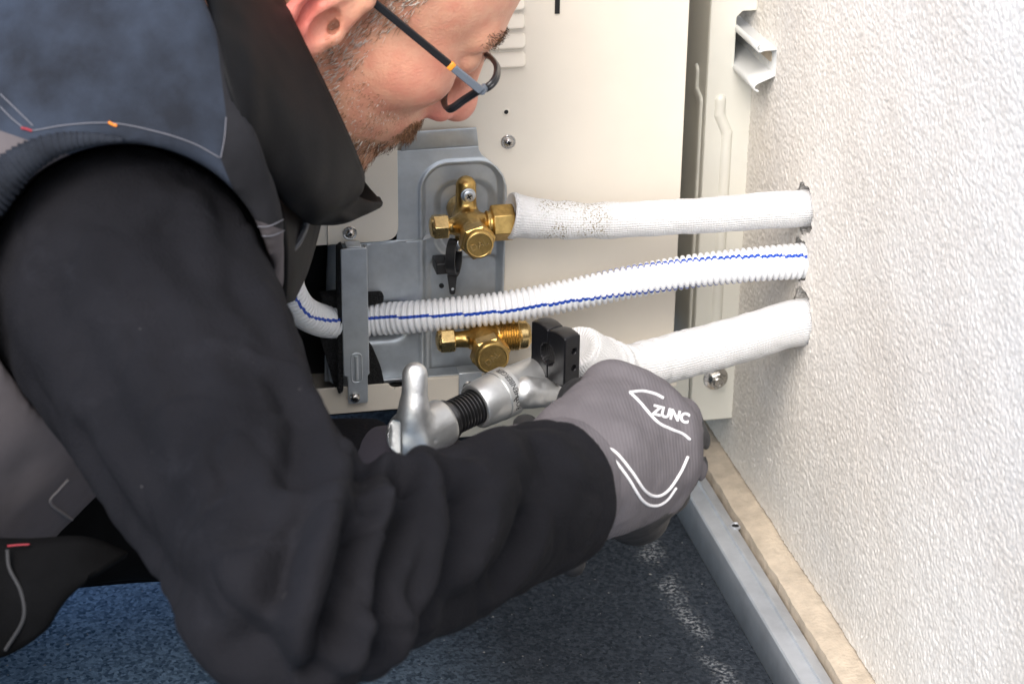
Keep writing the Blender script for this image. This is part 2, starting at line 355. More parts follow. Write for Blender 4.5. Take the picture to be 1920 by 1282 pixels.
# ------------------------------------------------------------------ implicit surfaces (for cast metal, cloth and bodies)
def sd_ell(p, c, r, B=None):
    q = p-np.asarray(c)
    if B is not None: q = q @ B
    r = np.asarray(r); k0 = np.linalg.norm(q/r, axis=1); k1 = np.linalg.norm(q/(r*r), axis=1)+1e-9
    return k0*(k0-1)/k1
def sd_cone(p, a, b, ra, rb):
    a = np.asarray(a, float); b = np.asarray(b, float); ab = b-a; t = np.clip(((p-a) @ ab)/np.dot(ab, ab), 0, 1)
    return np.linalg.norm(p-a-t[:, None]*ab, axis=1)-(ra+(rb-ra)*t)
def sd_box(p, c, h, r, B=None):
    q = p-np.asarray(c)
    if B is not None: q = q @ B
    q = np.abs(q)-(np.asarray(h)-r); return np.linalg.norm(np.maximum(q, 0), axis=1)+np.minimum(q.max(1), 0)-r
def sd_cyl(p, a, b, r, e=.001):
    a = np.asarray(a, float); b = np.asarray(b, float); ab = b-a; L = np.linalg.norm(ab); ab = ab/L
    t = (p-a) @ ab; rad = np.linalg.norm(p-a-t[:, None]*ab, axis=1)
    dx = rad-(r-e); dy = np.abs(t-L/2)-(L/2-e)
    return np.minimum(np.maximum(dx, dy), 0)+np.hypot(np.maximum(dx, 0), np.maximum(dy, 0))-e
def smin(a, b, k): h = np.clip(.5+.5*(b-a)/k, 0, 1); return b+(a-b)*h-k*h*(1-h)
def smax(a, b, k): return -smin(-a, -b, k)
def sd_chain(p, pts, rad, k=.01):
    d = None
    for i in range(len(pts)-1):
        e = sd_cone(p, pts[i], pts[i+1], rad[i], rad[i+1]); d = e if d is None else smin(d, e, k)
    return d
def surfnet(f, lo, hi, h):
    lo = np.asarray(lo, float); hi = np.asarray(hi, float); S = 4
    n = (np.ceil((hi-lo)/h/S).astype(int)+1)*S+1
    cn = (n-1)//S+1
    ax = [lo[i]+h*S*np.arange(cn[i]) for i in range(3)]
    G = np.stack(np.meshgrid(*ax, indexing='ij'), -1).reshape(-1, 3); cv = f(G).reshape(cn)
    near = np.abs(cv) < h*S*2.0
    val = np.repeat(np.repeat(np.repeat(np.where(cv < 0, -1., 1.), S, 0), S, 1), S, 2)[:n[0], :n[1], :n[2]].copy()
    nb = near.copy()
    for a in range(3):
        s = np.roll(near, 1, a); nb = nb | s | np.roll(near, -1, a)
    fm = np.repeat(np.repeat(np.repeat(nb, S, 0), S, 1), S, 2)[:n[0], :n[1], :n[2]]
    # shift so that each coarse sample governs the fine samples on both of its sides
    fm = fm | np.roll(fm, -S//2, 0) | np.roll(fm, -S//2, 1) | np.roll(fm, -S//2, 2) | np.roll(np.roll(fm, -S//2, 0), -S//2, 1)
    idx = np.argwhere(fm)
    out = np.empty(len(idx))
    for k in range(0, len(idx), 400000): out[k:k+400000] = f(lo+idx[k:k+400000]*h)
    val[fm] = out
    neg = val < 0
    c = [(0, 0, 0), (1, 0, 0), (0, 1, 0), (1, 1, 0), (0, 0, 1), (1, 0, 1), (0, 1, 1), (1, 1, 1)]
    sl = lambda o: tuple(slice(o[i], n[i]-1+o[i]) for i in range(3))
    cnt = sum(neg[sl(o)].astype(np.int8) for o in c); act = (cnt > 0) & (cnt < 8)
    ids = np.argwhere(act); num = -np.ones(act.shape, np.int64); num[act] = np.arange(len(ids))
    acc = np.zeros((len(ids), 3)); w = np.zeros(len(ids))
    for i in range(8):
        for j in range(i+1, 8):
            if sum(abs(c[i][k]-c[j][k]) for k in range(3)) != 1: continue
            A = val[tuple((ids+c[i]).T)]; Bv = val[tuple((ids+c[j]).T)]; m_ = (A < 0) != (Bv < 0)
            t = np.where(m_, A/np.where(m_, A-Bv, 1), 0)
            acc += np.where(m_[:, None], np.asarray(c[i])+t[:, None]*(np.asarray(c[j])-np.asarray(c[i])), 0); w += m_
    V = lo+h*(ids+acc/w[:, None]); F = []
    for a in range(3):
        b_, c_ = (a+1) % 3, (a+2) % 3
        s0 = [slice(None)]*3; s1 = [slice(None)]*3; s0[a] = slice(0, n[a]-1); s1[a] = slice(1, n[a])
        ch = neg[tuple(s0)] != neg[tuple(s1)]; e = np.argwhere(ch)
        ok = (e[:, b_] > 0) & (e[:, c_] > 0) & (e[:, b_] < n[b_]-1) & (e[:, c_] < n[c_]-1); e = e[ok]
        db = np.zeros(3, int); db[b_] = 1; dc = np.zeros(3, int); dc[c_] = 1
        q = np.stack([num[tuple((e-db-dc).T)], num[tuple((e-dc).T)], num[tuple(e.T)], num[tuple((e-db).T)]], 1)
        fl = ~neg[tuple(e.T)]; q[fl] = q[fl][:, ::-1]; F.append(q)
    F = np.concatenate(F); F = F[(F >= 0).all(1)]
    return V, F
def sdf_obj(name, f, lo, hi, h, mats, parent=None, midx=None):
    V, F = surfnet(f, lo, hi, h)
    me = new_mesh(name, V, F, [mats] if isinstance(mats, str) else mats)
    if midx is not None: me.polygons.foreach_set('material_index', np.asarray(midx(V[F].mean(1)), dtype=np.int32))
    o = link(name, me, parent); return o, V, F
def trace_many(f, xy, d0=.7, d1=1.6):
    """points of the implicit surface f met along the lines of sight through pixels; nan where missed"""
    R = np.array([ray(x, y) for x, y in xy]); d = np.full(len(R), float(d0)); live = np.ones(len(R), bool); out = np.full((len(R), 3), np.nan)
    for _ in range(160):
        if not live.any(): break
        i = np.where(live)[0]; sv_ = f(CAM+R[i]*d[i][:, None]); hit = sv_ < .0002
        out[i[hit]] = CAM+R[i[hit]]*d[i[hit]][:, None]; live[i[hit]] = False
        d[i] += sv_*.7; live[d > d1] = False
    return out
def trace(f, px, py, d0=.7, d1=1.6):
    q = trace_many(f, [(px, py)], d0, d1)[0]; return None if np.isnan(q[0]) else q
def trace_line(f, px, n=60, lift=0, d0=.7):
    q = spline([(x, y, 0) for x, y in px], n)[:, :2]; t = trace_many(f, q, d0); ok = ~np.isnan(t[:, 0])
    u = np.array([unit(ray(x, y)) for x, y in q]); return (t-u*lift)[ok]
def bool_cut(o, cutter):
    md = o.modifiers.new('cut', 'BOOLEAN'); md.object = cutter; md.operation = 'DIFFERENCE'; md.solver = 'EXACT'
    bpy.context.view_layer.update()
    me = bpy.data.meshes.new_from_object(o.evaluated_get(bpy.context.evaluated_depsgraph_get()))
    o.modifiers.remove(md); o.data = me; bpy.data.objects.remove(cutter)
def vnoise(p, s, seed=0):
    """cheap smooth 3-D value noise in numpy, range -1..1"""
    q = np.asarray(p)*s+seed*17.3; i = np.floor(q).astype(np.int64); f = q-i; f = f*f*(3-2*f); r = 0
    for dx_ in (0, 1):
        for dy_ in (0, 1):
            for dz_ in (0, 1):
                h = (i[:, 0]+dx_)*374761393+(i[:, 1]+dy_)*668265263+(i[:, 2]+dz_)*2147483647+seed*1274126177
                h = (h ^ (h >> 13))*1274126177 & 0xffffffff; h = (h ^ (h >> 16)) & 0xffff
                r = r+(h/32767.5-1)*(f[:, 0] if dx_ else 1-f[:, 0])*(f[:, 1] if dy_ else 1-f[:, 1])*(f[:, 2] if dz_ else 1-f[:, 2])
    return r
def text_mesh(txt, size, depth, bold=0):
    cu = bpy.data.curves.new('lettering', 'FONT'); cu.body = txt; cu.size = size; cu.extrude = depth; cu.align_x = 'CENTER'; cu.align_y = 'CENTER'; cu.offset = bold
    o = bpy.data.objects.new('lettering', cu); COL.objects.link(o); bpy.context.view_layer.update()
    me = bpy.data.meshes.new_from_object(o.evaluated_get(bpy.context.evaluated_depsgraph_get()))
    bpy.data.objects.remove(o); bpy.data.curves.remove(cu); return me
Z0 = .17

# ================================================================== the setting
WX = .18                                        # plane of the rendered house wall
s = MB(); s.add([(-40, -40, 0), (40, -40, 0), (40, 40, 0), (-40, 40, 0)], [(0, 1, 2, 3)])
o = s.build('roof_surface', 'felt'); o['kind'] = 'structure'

wall_t = thing('house_wall', 'white granular rendered house wall filling the right side of the picture', 'wall', (WX, 0, 0))
s = MB(); s.box((WX, -8, .034), (WX+.3, 6, 5)); w = s.build('wall_render', 'stucco', wall_t, smooth=False, sharp=None)
HOLE = {}
for key, (x, y, r, sh) in dict(up=(1511, 391, .0165, .000), hose=(1504, 489, .0140, .001), low=(1507, 600, .0185, .003)).items():
    p = PA(x, y, 0, WX); HOLE[key] = p
    c = MB(); c.lathe((WX-.05, p[1], p[2]+sh), (1, 0, 0), [(0, r), (.2, r)], 32); cu = c.build('cutter', 'dark', None, sharp=None); bool_cut(w, cu)
for p_ in w.data.polygons: p_.use_smooth = False
# the grains of the render, real relief where the camera sees it
h_ = .00082; ya, yb, za, zb = -.53, .165, .0345, .55; gy = np.arange(ya, yb, h_); gz = np.arange(za, zb, h_); GY, GZ = np.meshgrid(gy, gz, indexing='ij')
def worley(y, z, cell, seed, st=1.0):
    rg = np.random.default_rng(seed); n1, n2 = int((yb-ya)/cell)+4, int((zb-za)/cell/st)+4; J = rg.random((n1, n2, 2)); A = rg.uniform(.45, 1.0, (n1, n2))
    cy_, cz_ = (y-ya)/cell+1, (z-za)/cell/st+1; iy, iz = np.floor(cy_).astype(int), np.floor(cz_).astype(int); best = np.zeros_like(y)
    for a in (-1, 0, 1):
        for b_ in (-1, 0, 1):
            u_, v_ = iy+a, iz+b_; u_c, v_c = np.clip(u_, 0, n1-1), np.clip(v_, 0, n2-1); d = np.hypot(cy_-u_-J[u_c, v_c, 0], cz_-v_-J[u_c, v_c, 1])
            best = np.maximum(best, A[u_c, v_c]*np.sqrt(np.clip(1-(d/.68)**2, 0, 1)))
    return best
pp = np.stack([GY.ravel(), GZ.ravel(), np.zeros(GY.size)], 1)
hg = .00060*worley(GY, GZ, .0025, 1)+.00032*worley(GY, GZ, .0017, 2)+.00012*vnoise(pp, 140, 1).reshape(GY.shape)+.00016*vnoise(pp, 420, 2).reshape(GY.shape)+.0004*vnoise(pp, 24, 3).reshape(GY.shape)
hg = np.clip(hg+.0003, 0, .004)
PV = np.stack([WX-.0004-hg, GY, GZ], -1).reshape(-1, 3); n2 = len(gz); I = np.arange(len(gy)*n2).reshape(len(gy), n2)
PF = np.stack([I[:-1, :-1], I[1:, :-1], I[1:, 1:], I[:-1, 1:]], -1).reshape(-1, 4); pc = PV[PF].mean(1); pj = project(pc); keep = (pj[:, 0] < 2200) & (pj[:, 1] > -200) & (pj[:, 1] < 1500)     # relief only as far as the picture and a margin reach
for key, r, sh in (('up', .0168, 0), ('hose', .0143, .001), ('low', .0188, .003)): keep &= np.hypot(pc[:, 1]-HOLE[key][1], pc[:, 2]-HOLE[key][2]-sh) > r+.0008*np.sin(7*np.arctan2(pc[:, 2]-HOLE[key][2], pc[:, 1]-HOLE[key][1]))
me = bpy.data.meshes.new('wall_grain'); me.from_pydata(PV.tolist(), [], PF[keep].tolist()); me.materials.append(MAT['stucco_grain']); me.polygons.foreach_set('use_smooth', np.full(len(me.polygons), True)); me.flip_normals(); me.update(); o = link('wall_grain', me, wall_t); o['kind'] = 'stuff'
# mortar fillet along the foot of the wall
s = MB(); Y = np.linspace(-8, 6, 3); V = []
ys = np.r_[np.linspace(-2.0, -.45, 12), np.linspace(-.44, .3, 420), np.linspace(.35, 6, 14)]
for yy in ys:
    jx = float(.0013*vnoise(np.array([[yy, 0, 0]]), 38, 1)[0]+.0008*vnoise(np.array([[yy, 0, 0]]), 120, 2)[0]+.0004*vnoise(np.array([[yy, 0, 0]]), 300, 3)[0]); top = .031+.0006*math.sin(yy*90)
    edge = WX-.0195+jx*.7
    V.append([(WX+.02, yy, .0335), (WX+.003, yy, .0332), (WX-.002+jx, yy, .0330), (WX-.010, yy, top+.0012), (edge, yy, top), (edge-.0004, yy, top-.006), (edge, yy, 0)])
s.grid(V); s.build('mortar_fillet', 'mortar', wall_t, smooth=True, sharp=50)

# galvanised U channel lying on the felt along the wall
ch = thing('floor_channel', 'galvanised steel channel lying along the foot of the white wall', 'metal channel', (.147, -.2, 0))
s = MB(); V = []
prof = [(.1585, .001), (.1585, .0235), (.1580, .0242), (.1490, .0262), (.1485, .0300), (.1482, .0316), (.1474, .0318), (.1468, .0300), (.1365, .0300), (.1358, .0293), (.1350, .001)]
for yy in np.linspace(-2.2, .5, 40): V.append([(x, yy, z) for x, z in prof])
s.grid(V); o = s.build('channel_profile', 'zinc_rail', ch, sharp=30, solid=.001)
for (x, y) in ((1379, 985),):
    p = PA(x, y, 2, .0256); s = MB(); s.lathe(p, (0, 0, 1), [(-.001, .0042), (.0006, .0042), (.0008, .0036), (.0002, .0028), (-.0003, .0024)], 20, 0); s.lathe(p-np.array([0, 0, .0002]), (0, 0, 1), [(0, .0024), (.0003, .0024)], 16, 1)
    s.build('rivet_hole', ['zinc_rail', 'dark'], ch)

# ---------------------------------------------------------------- wall brackets
YP = .060                                      # face of the near upright
def make_bracket(Yf, label, arm_x0, detail=True):
    e = thing('wall_bracket', label, 'bracket', (WX-.018, Yf, .06))
    x0, x1, zb, zt = .1468, WX-.0006, .067, .385+.02
    # face with the cut-out for the hook rail, built as strips round the opening
    cz0, cz1, cxl = .1675+Z0-.0, .2085+Z0, .0
    cxl = PY(1378, 100, YP)[0]
    cz1 = PY(1384, 22, YP)[2]; cz0 = PY(1379, 140, YP)[2]
    s = MB()
    poly = [(x0+.001, zb), (x1, zb), (x1, cz0), (cxl+.004, cz0), (cxl, cz0+.004), (cxl, cz1-.004), (cxl+.004, cz1), (x1, cz1), (x1, zt), (x0+.003, zt), (x0, zt-.003), (x0, zb+.001)]
    s.prism(poly, Yf, Yf+.0022)
    s.box((x0, Yf+.0022, zb), (x0+.002, Yf+.085, zt))       # return flange
    up = s.build('upright', 'post', e, sharp=30, bevel=.0007)
    # pressed stiffening rib: upper knob, offset and a long run downwards
    xr0, zr0 = PY(1350, 188, YP)[0], PY(1350, 188, YP)[2]
    xa = PY(1350, 205, YP)[0]; za = PY(1350, 205, YP)[2]; xb = PY(1363, 250, YP)[0]; zb2 = PY(1363, 250, YP)[2]
    pts = [(xa, Yf+.0019, zr0), (xa, Yf+.0019, za-.004), (xb, Yf+.0019, zb2), (xb, Yf+.0019, zb2-.03), (xb, Yf+.0019, .12)]
    f = lambda p: smin(sd_chain(p, [np.array(q) for q in pts], [.0045, .0044, .0044, .0044, .0044], .0004), 1e3*np.ones(len(p)), .001)
    g = lambda p: f(p)
    sdf_obj('pressed_rib', g, (x0-.004, Yf-.005, .10), (x1+.004, Yf+.008, zr0+.012), .0008, 'post', e)
    # the same pressing on the return flange
    q0 = PA(1307, 132, 0, x0); q1 = PA(1303, 165, 0, x0); q2 = PA(1309, 195, 0, x0)
    fp = [q0, q1*np.array([1, 0, 1])+np.array([0, q0[1], 0]), np.array([x0, q0[1]-.012, q2[2]+.004]), np.array([x0, q0[1]-.012, .12])]
    fl = lambda p: smax(sd_chain(p, fp, [.0050, .0048, .0048, .0048], .0004), -(p[:, 0]-(x0-.0016)), .0025)
    sdf_obj('pressed_rib', fl, (x0-.005, q0[1]-.022, .10), (x0+.008, q0[1]+.012, q0[2]+.01), .0009, 'post', e)
    # horizontal arm under the machine
    s = MB(); s.box((arm_x0, Yf+.004, zb+.001), (x0-.0006, Yf+.0062, .1055)); s.box((arm_x0, Yf+.0062, .1035), (x0-.0006, Yf+.034, .1055))
    s.build('arm', 'post', e, sharp=30, bevel=.0006)
    if detail:
        p = PY(1342, 709, Yf-.001); bo = MB()
        bo.lathe(p+np.array([0, .001, 0]), (0, -1, 0), [(0, .0092), (.0008, .0092), (.0011, .0086)], 32, 0)
        bo.lathe(p, (0, -1, 0), [(.0008, .0062), (.0048, .0062), (.0055, .0054)], 6, 0, phase=.3)
        bo.lathe(p, (0, -1, 0), [(.0055, .0040), (.0078, .0040), (.0084, .0033), (.0084, .0024), (.0078, .002)], 20, 0)
        bo.build('bolt', 'screw', e, sharp=30)
    return e
make_bracket(YP, 'cream steel wall bracket with a pressed rib and a bolt near its foot', -.045)

# hooked mounting rail along the wall, its cut end towards the camera
rail = thing('mounting_rail', 'white hooked mounting rail on the wall passing through the upright near the top', 'rail', (WX-.01, .2, .36))
def onw(x, y, off, Y=None): return PA(x, y, 0, WX-off)
zt_, zb_ = PA(1455, 90, 0, WX)[2], PA(1455, 140, 0, WX)[2]
ye = PA(1456, 100, 0, WX-.0015)[1]
H = zt_-zb_
prof = [(-.0135, zt_+.0045), (-.0150, zt_+.0030), (-.0148, zt_+.0008), (-.0130, zt_-.0006), (-.0105, zt_+.0002), (-.0012, zt_+.0006), (-.0010, zb_), (-.0125, zb_-.0045), (-.0150, zb_-.0062), (-.0152, zb_-.0085), (-.0140, zb_-.0098), (-.0120, zb_-.0104)]
prof = spline([(a, b, 0) for a, b in prof[:5]], 14)[:, :2].tolist()+prof[5:7]+spline([(a, b, 0) for a, b in prof[7:]], 12)[:, :2].tolist()
s = MB(); s.grid([[(WX+a, yy, b) for a, b in prof] for yy in (ye, ye+.02, .3, .9)])
o = s.build('rail_profile', 'rail_white', rail, sharp=40, solid=.0011)
# slot punched in the web of the rail: a recess showing the render behind
p0 = np.array([WX-.0016, ye+.008, zt_-.0042]); s = MB()
s.prism(rpoly([(ye+.0075, zt_-.0105), (ye+.040, zt_-.0105), (ye+.040, zt_-.0035), (ye+.0075, zt_-.0035)], .0034), WX-.0022, WX-.0017, ax=0)
s.build('slot', 'mortar', rail, sharp=30)

# ================================================================== the outdoor unit
ac = thing('air_conditioner', 'cream outdoor air conditioning unit whose service side faces the camera', 'air conditioner', (-.05, .4, .127))
XR = .1132; XL = -.225; ZB = .127; ZT = .72
ox = PY(603, 455, 0)[0]; oz = PY(618, 452, 0)[2]
# main sheet of the service side (the opening at its lower left is where the pipework comes out)
s = MB()
xo2 = PY(800, 600, 0)[0]; xn = PY(936, 600, 0)[0]; zn = PY(870, 305, 0)[2]
poly = rpoly([(xn, ZB), (XR, ZB), (XR, ZT), (XL, ZT), (XL, zn), (xn, zn)], [0, 0, 0, 0, 0, .017], 8)
s.prism(poly, 0, .0012)
s.box((XR-.0012, .0012, ZB), (XR, .80, ZT)); s.box((XL, .0012, oz), (XL+.0012, .80, ZT)); s.box((XL, .80, ZB), (XR, .8012, ZT)); s.box((XL, .0012, ZT), (XR, .80, ZT+.0012))
panel = s.build('casing', 'cream', ac, sharp=30, bevel=.0016, seg=3)
s = MB(); s.box((XL, .05, ZB), (xo2+.05, .052, oz)); s.box((XL, .0013, oz+.001), (xo2, .05, oz+.002)); s.box((XL-.001, .002, ZB), (XL, .6, oz)); s.box((XL, .0, ZB-.001), (XR, .8, ZB+.001)); s.build('interior', 'dark', ac)
# left-hand cream cover lapping over the plate
s = MB(); cx1 = PY(746, 350, -.008)[0]; cz = PY(680, 455, -.008)[2]; cx0 = PY(618, 455, -.008)[0]
s.prism(rpoly([(XL, cz+.0), (cx1, cz), (cx1, ZT-.05), (XL, ZT-.05)], [0, .010, .004, 0], 8), -.008, -.0068)
s.box((cx0-.0006, -.0068, cz+.0005), (cx0, -.002, ZT-.05))
cover = s.build('service_cover', 'cream', ac, sharp=30, bevel=.0005)
s = MB(); s.box((cx0-.0012, -.0092, cz), (cx0-.0006, -.0081, ZT-.05)); s.build('cover_fold', 'cream', cover, bevel=.0003)
# base tray with its upright lip
zl0, zl1 = .1330, .1525
s = MB(); nx = PY(742, 712, -.012)[0]
poly = [(XL, zl0), (XR, zl0), (XR, zl1+.001), (nx+.008, zl1+.001), (nx+.0065, zl1-.0020), (nx+.004, zl1-.0032), (nx-.0005, zl1-.0035), (nx-.0035, zl1-.0025), (nx-.005, zl1), (XL, zl1)]
s.prism(poly, -.0125, -.0113); s.box((XL, -.0113, zl0), (XR, .79, zl0+.0012)); s.box((nx+.008, -.0113, zl1), (XR, -.001, zl1+.001))
tray = s.build('base_tray', 'cream', ac, sharp=30, bevel=.0008)
p = PY(594, 748, -.0126); s = MB(); s.lathe(p, (0, -1, 0), [(0, .0014), (.0003, .0014)], 14); s.build('drain_hole', 'dark', tray)
# louvres pressed in the sheet, upper left
lv = None
for (x, y) in ((985, 110), (985, 75), (984, 38), (984, 3)):
    p = PY(x, y, 0); L = .075
    def f(q, p=p):
        d = q-np.array([p[0]-L/2, 0, p[2]])
        b_ = np.abs(d)-np.array([L/2-.003, 1, .0042-.002]); b_[:, 1] = -1
        d2 = np.linalg.norm(np.maximum(b_, 0), axis=1)-.003
        hgt = .0032*np.clip((.006-d[:, 2])/.011, 0, 1)
        return smax(smax(d2, -(q[:, 1])-hgt, .0016), q[:, 1]-.001, .0005)
    V, F = surfnet(f, (p[0]-L-.003, -.006, p[2]-.008), (p[0]+.003, .002, p[2]+.008), .0007)
    link('louvre', new_mesh('louvre', V, F, ['cream']), panel)
p0, p1 = PY(1040, 26, 0), PY(1049, 26, 0); s = MB(); s.box((p0[0], -.0007, p0[2]), (p1[0], -.0001, p0[2]+.05)); s.build('slot', 'dark', panel)
p = PY(949, 210, 0); s = MB(); s.lathe(p, (0, -1, 0), [(-.001, .0026), (.0002, .0026), (.0004, .002)], 20, 0); s.lathe(p, (0, -1, 0), [(.0003, .0015), (.0005, .0014)], 16, 1); s.build('screw_hole', ['cream', 'dark'], panel)

def screw(x, y, Y, r, parent, washer=True, h=.0022):
    p = PY(x, y, Y); s = MB(); a = (0, -1, 0)
    if washer: s.lathe(p, a, [(-.001, r*1.5), (.0005, r*1.5), (.0008, r*1.4), (.0008, r)], 30, 0)
    s.lathe(p, a, [(.0005, r), (.0010, r), (.0008+h*.55, r*.88), (.0008+h*.9, r*.6), (.0008+h, r*.35), (.0008+h*.55, r*.22)], 28, 0)
    t = random.uniform(0, 1.5)
    for k in range(2):
        c, q = math.cos(t+k*math.pi/2), math.sin(t+k*math.pi/2)
        R = np.array([[c, 0, -q], [0, 1, 0], [q, 0, c]]); s.box((-r*.52, -h-.00095, -r*.11), (r*.52, -.0008, r*.11), 1, R, p)
    return s.build('screw', ['screw', 'dark'], parent, sharp=40)
screw(953, 266, -.0002, .0032, panel); screw(656, 437, -.0092+.001, .0031, cover)

# galvanised valve plate: outline rows, pressed recess
def plate_depth(x, z):
    """how far the sheet stands back from its outer face at (X, Z)"""
    def rb(cx, cz_, hx, hz, r):
        qx, qz = np.abs(x-cx)-(hx-r), np.abs(z-cz_)-(hz-r)
        return np.hypot(np.maximum(qx, 0), np.maximum(qz, 0))+np.minimum(np.maximum(qx, qz), 0)-r
    def L(px, py): q = PY(px, py, 0); return q[0], q[2]
    a0 = L(788, 700)[0]; a1 = L(945, 400)[0]; zt = L(870, 297)[1]; zb = L(870, 720)[1]-.03
    d1 = rb((a0+a1)/2, (zt+zb)/2, (a1-a0)/2, (zt-zb)/2, .019)
    b0 = L(822, 400)[0]; b1 = L(925, 400)[0]; zt2 = L(870, 345)[1]; zb2 = L(870, 478)[1]
    d2 = rb((b0+b1)/2, (zt2+zb2)/2, (b1-b0)/2, (zt2-zb2)/2, .012)
    s1 = np.clip(-d1/.0048, 0, 1); s1 = s1*s1*(3-2*s1)
    s2 = np.clip(-d2/.006+.5, 0, 1); s2 = s2*s2*(3-2*s2)
    c0 = L(806, 520)[0]; c1 = L(936, 520)[0]; zt3 = L(870, 484)[1]; zb3 = zb
    d3 = rb((c0+c1)/2, (zt3+zb3)/2, (c1-c0)/2, (zt3-zb3)/2, .006)
    s3 = np.clip(-d3/.003+.5, 0, 1); s3 = s3*s3*(3-2*s3)
    bead = -.0014*np.exp(-((d1+.0008)/.0014)**2)
    # slack hollow in the flat left part
    hol = .0022*np.exp(-(((x-L(740, 540)[0])/.012)**2+((z-L(740, 540)[1])/.022)**2))
    zh = PY(680, 602, 0)[2]; ux = np.clip((L(770, 600)[0]-x)/.016, 0, 1); hol = hol+.011*np.exp(-((z-zh)/.0115)**4)*ux*ux*(3-2*ux)
    return .0062*s1+.0045*s2+.0022*s3*(1-s2)+bead+hol
zrow = np.linspace(PY(760, 715, -.004)[2], PY(800, 279, -.004)[2], 210)
xr_px = [(279, 897), (290, 903), (300, 916), (312, 930), (328, 942), (345, 948), (380, 949), (540, 943), (715, 938)]
xl_px = [(279, 749), (440, 746), (446, 745), (450, 742), (454, 736), (457, 724), (460, 618), (715, 612)]
zr = [PY(x, y, -.004)[2] for y, x in xr_px][::-1]; xr = [PY(x, y, -.004)[0] for y, x in xr_px][::-1]
zl = [PY(x, y, -.004)[2] for y, x in xl_px][::-1]; xl = [PY(x, y, -.004)[0] for y, x in xl_px][::-1]
V = np.zeros((len(zrow), 131, 3))
for i, z in enumerate(zrow):
    x = np.linspace(min(np.interp(z, zl, xl), PY(740, 300, 0)[0]), np.interp(z, zr, xr), 131)
    V[i, :, 0] = x; V[i, :, 2] = z; V[i, :, 1] = -.004+plate_depth(x, np.full_like(x, z))
    # folded-back left flank
    lf = np.clip((PY(640, 600, 0)[0]-x)/.008, 0, 1); V[i, :, 1] += .010*lf**2
s = MB(); s.grid(V); pl = s.build('valve_plate', 'galv', ac, sharp=None, solid=.0012)
# top tab of the plate
s = MB(); V = []
q = [PY(752, 283, -.0045), PY(897, 272, -.0045), PY(893, 239, -.0085), PY(752, 248, -.0085)]
for t in np.linspace(0, 1, 8):
    a = q[0]*(1-t)+q[3]*t; b_ = q[1]*(1-t)+q[2]*t; bend = .0022*math.sin(t*math.pi*.5)
    V.append([a*(1-u)+b_*u+np.array([0, -bend+.0022*t, 0]) for u in np.linspace(0, 1, 10)])
s.grid(V); s.build('top_tab', 'galv', pl, solid=.0012, sharp=None, bevel=.0004)
# holes and lower tab
s = MB()
for (x, y, r) in ((828, 536, .0016),):
    s.lathe(PY(x, y, -.004+.0068), (0, -1, 0), [(-.001, r), (.0004, r)], 14)
s.build('hole', 'dark', pl)
p = PY(878, 398, .0075); s = MB(); s.lathe(p, (0, -1, 0), [(0, .0118), (.0006, .0118)], 28); s.build('hole', 'dark', pl)
s = MB(); xa, xb = PY(860, 720, -.0135)[0], PY(903, 720, -.0135)[0]; za, zb3 = PY(880, 741, -.0135)[2], PY(880, 698, -.0135)[2]
s.prism(rpoly([(xa, za), (xb, za), (xb, zb3), (xa, zb3)], [.0015, .0015, 0, 0]), -.0142, -.0131); s.box((xa, -.0131, zb3-.0011), (xb, -.002, zb3))
tab = s.build('screw_tab', 'galv', pl, bevel=.0004); screw(880, 726, -.0143, .0030, tab)
s = MB(); q0, q1 = PY(800, 706, -.012), PY(948, 694, -.012); s.box((q0[0]-.05, -.010, q0[2]-.002), (q1[0]+.002, .002, q0[2]-.0008)); s.build('ledge', 'galv', pl, bevel=.0003)

# strap across the opening
YS = -.0205
s = MB(); x0, x1 = PY(642, 600, YS)[0], PY(691, 600, YS)[0]; zt = PY(665, 466, YS)[2]; zb = PY(665, 757, YS)[2]; zs = PY(665, 706, YS)[2]
s.prism(rpoly([(x0+.0025, zb), (x1-.0012, zb), (x1-.0012, zs), (x1, zs+.001), (x1, zt), (x0, zt), (x0, zs+.001), (x0+.0025, zs)], [.0018, .0018, 0, .0005, .001, .001, .0005, 0]), YS, YS+.0011)
s.box((x0, YS+.0011, zs+.001), (x0+.001, YS+.008, zt-.001)); s.box((x1-.001, YS+.0011, zs+.001), (x1, YS+.008, zt-.001))
s.box((x0+.004, YS+.0005, zt), (x1-.0035, -.0096, zt+.0011))
strap = s.build('strap', 'galv', ac, sharp=30, bevel=.0005)
s = MB(); s.box((x0+.0030, YS+.0011, zb+.0002), (x1-.0015, -.0127, zb+.0013)); s.build('strap_foot', 'galv', strap, bevel=.0004)
xm = (x0+x1)/2; za, zc = PY(665, 712, YS)[2], PY(665, 668, YS)[2]
s = MB(); s.tube([(xm, YS+.0002, za), (xm, YS+.0002, za+.004), (xm, YS+.0002, zc-.002), (xm, YS+.0002, zc)], .0013, 10); s.build('rib', 'galv', strap)
s = MB(); ring = rpoly([(xm-.0034, za-.002), (xm+.0034, za-.002), (xm+.0034, zc+.002), (xm-.0034, zc+.002)], .0033, 7); s.tube([(a, YS+.0001, b_) for a, b_ in ring], .0005, 6, closed=True); s.build('rib_edge', 'galv', strap)
screw(665, 744, YS, .0036, strap, False, .003)
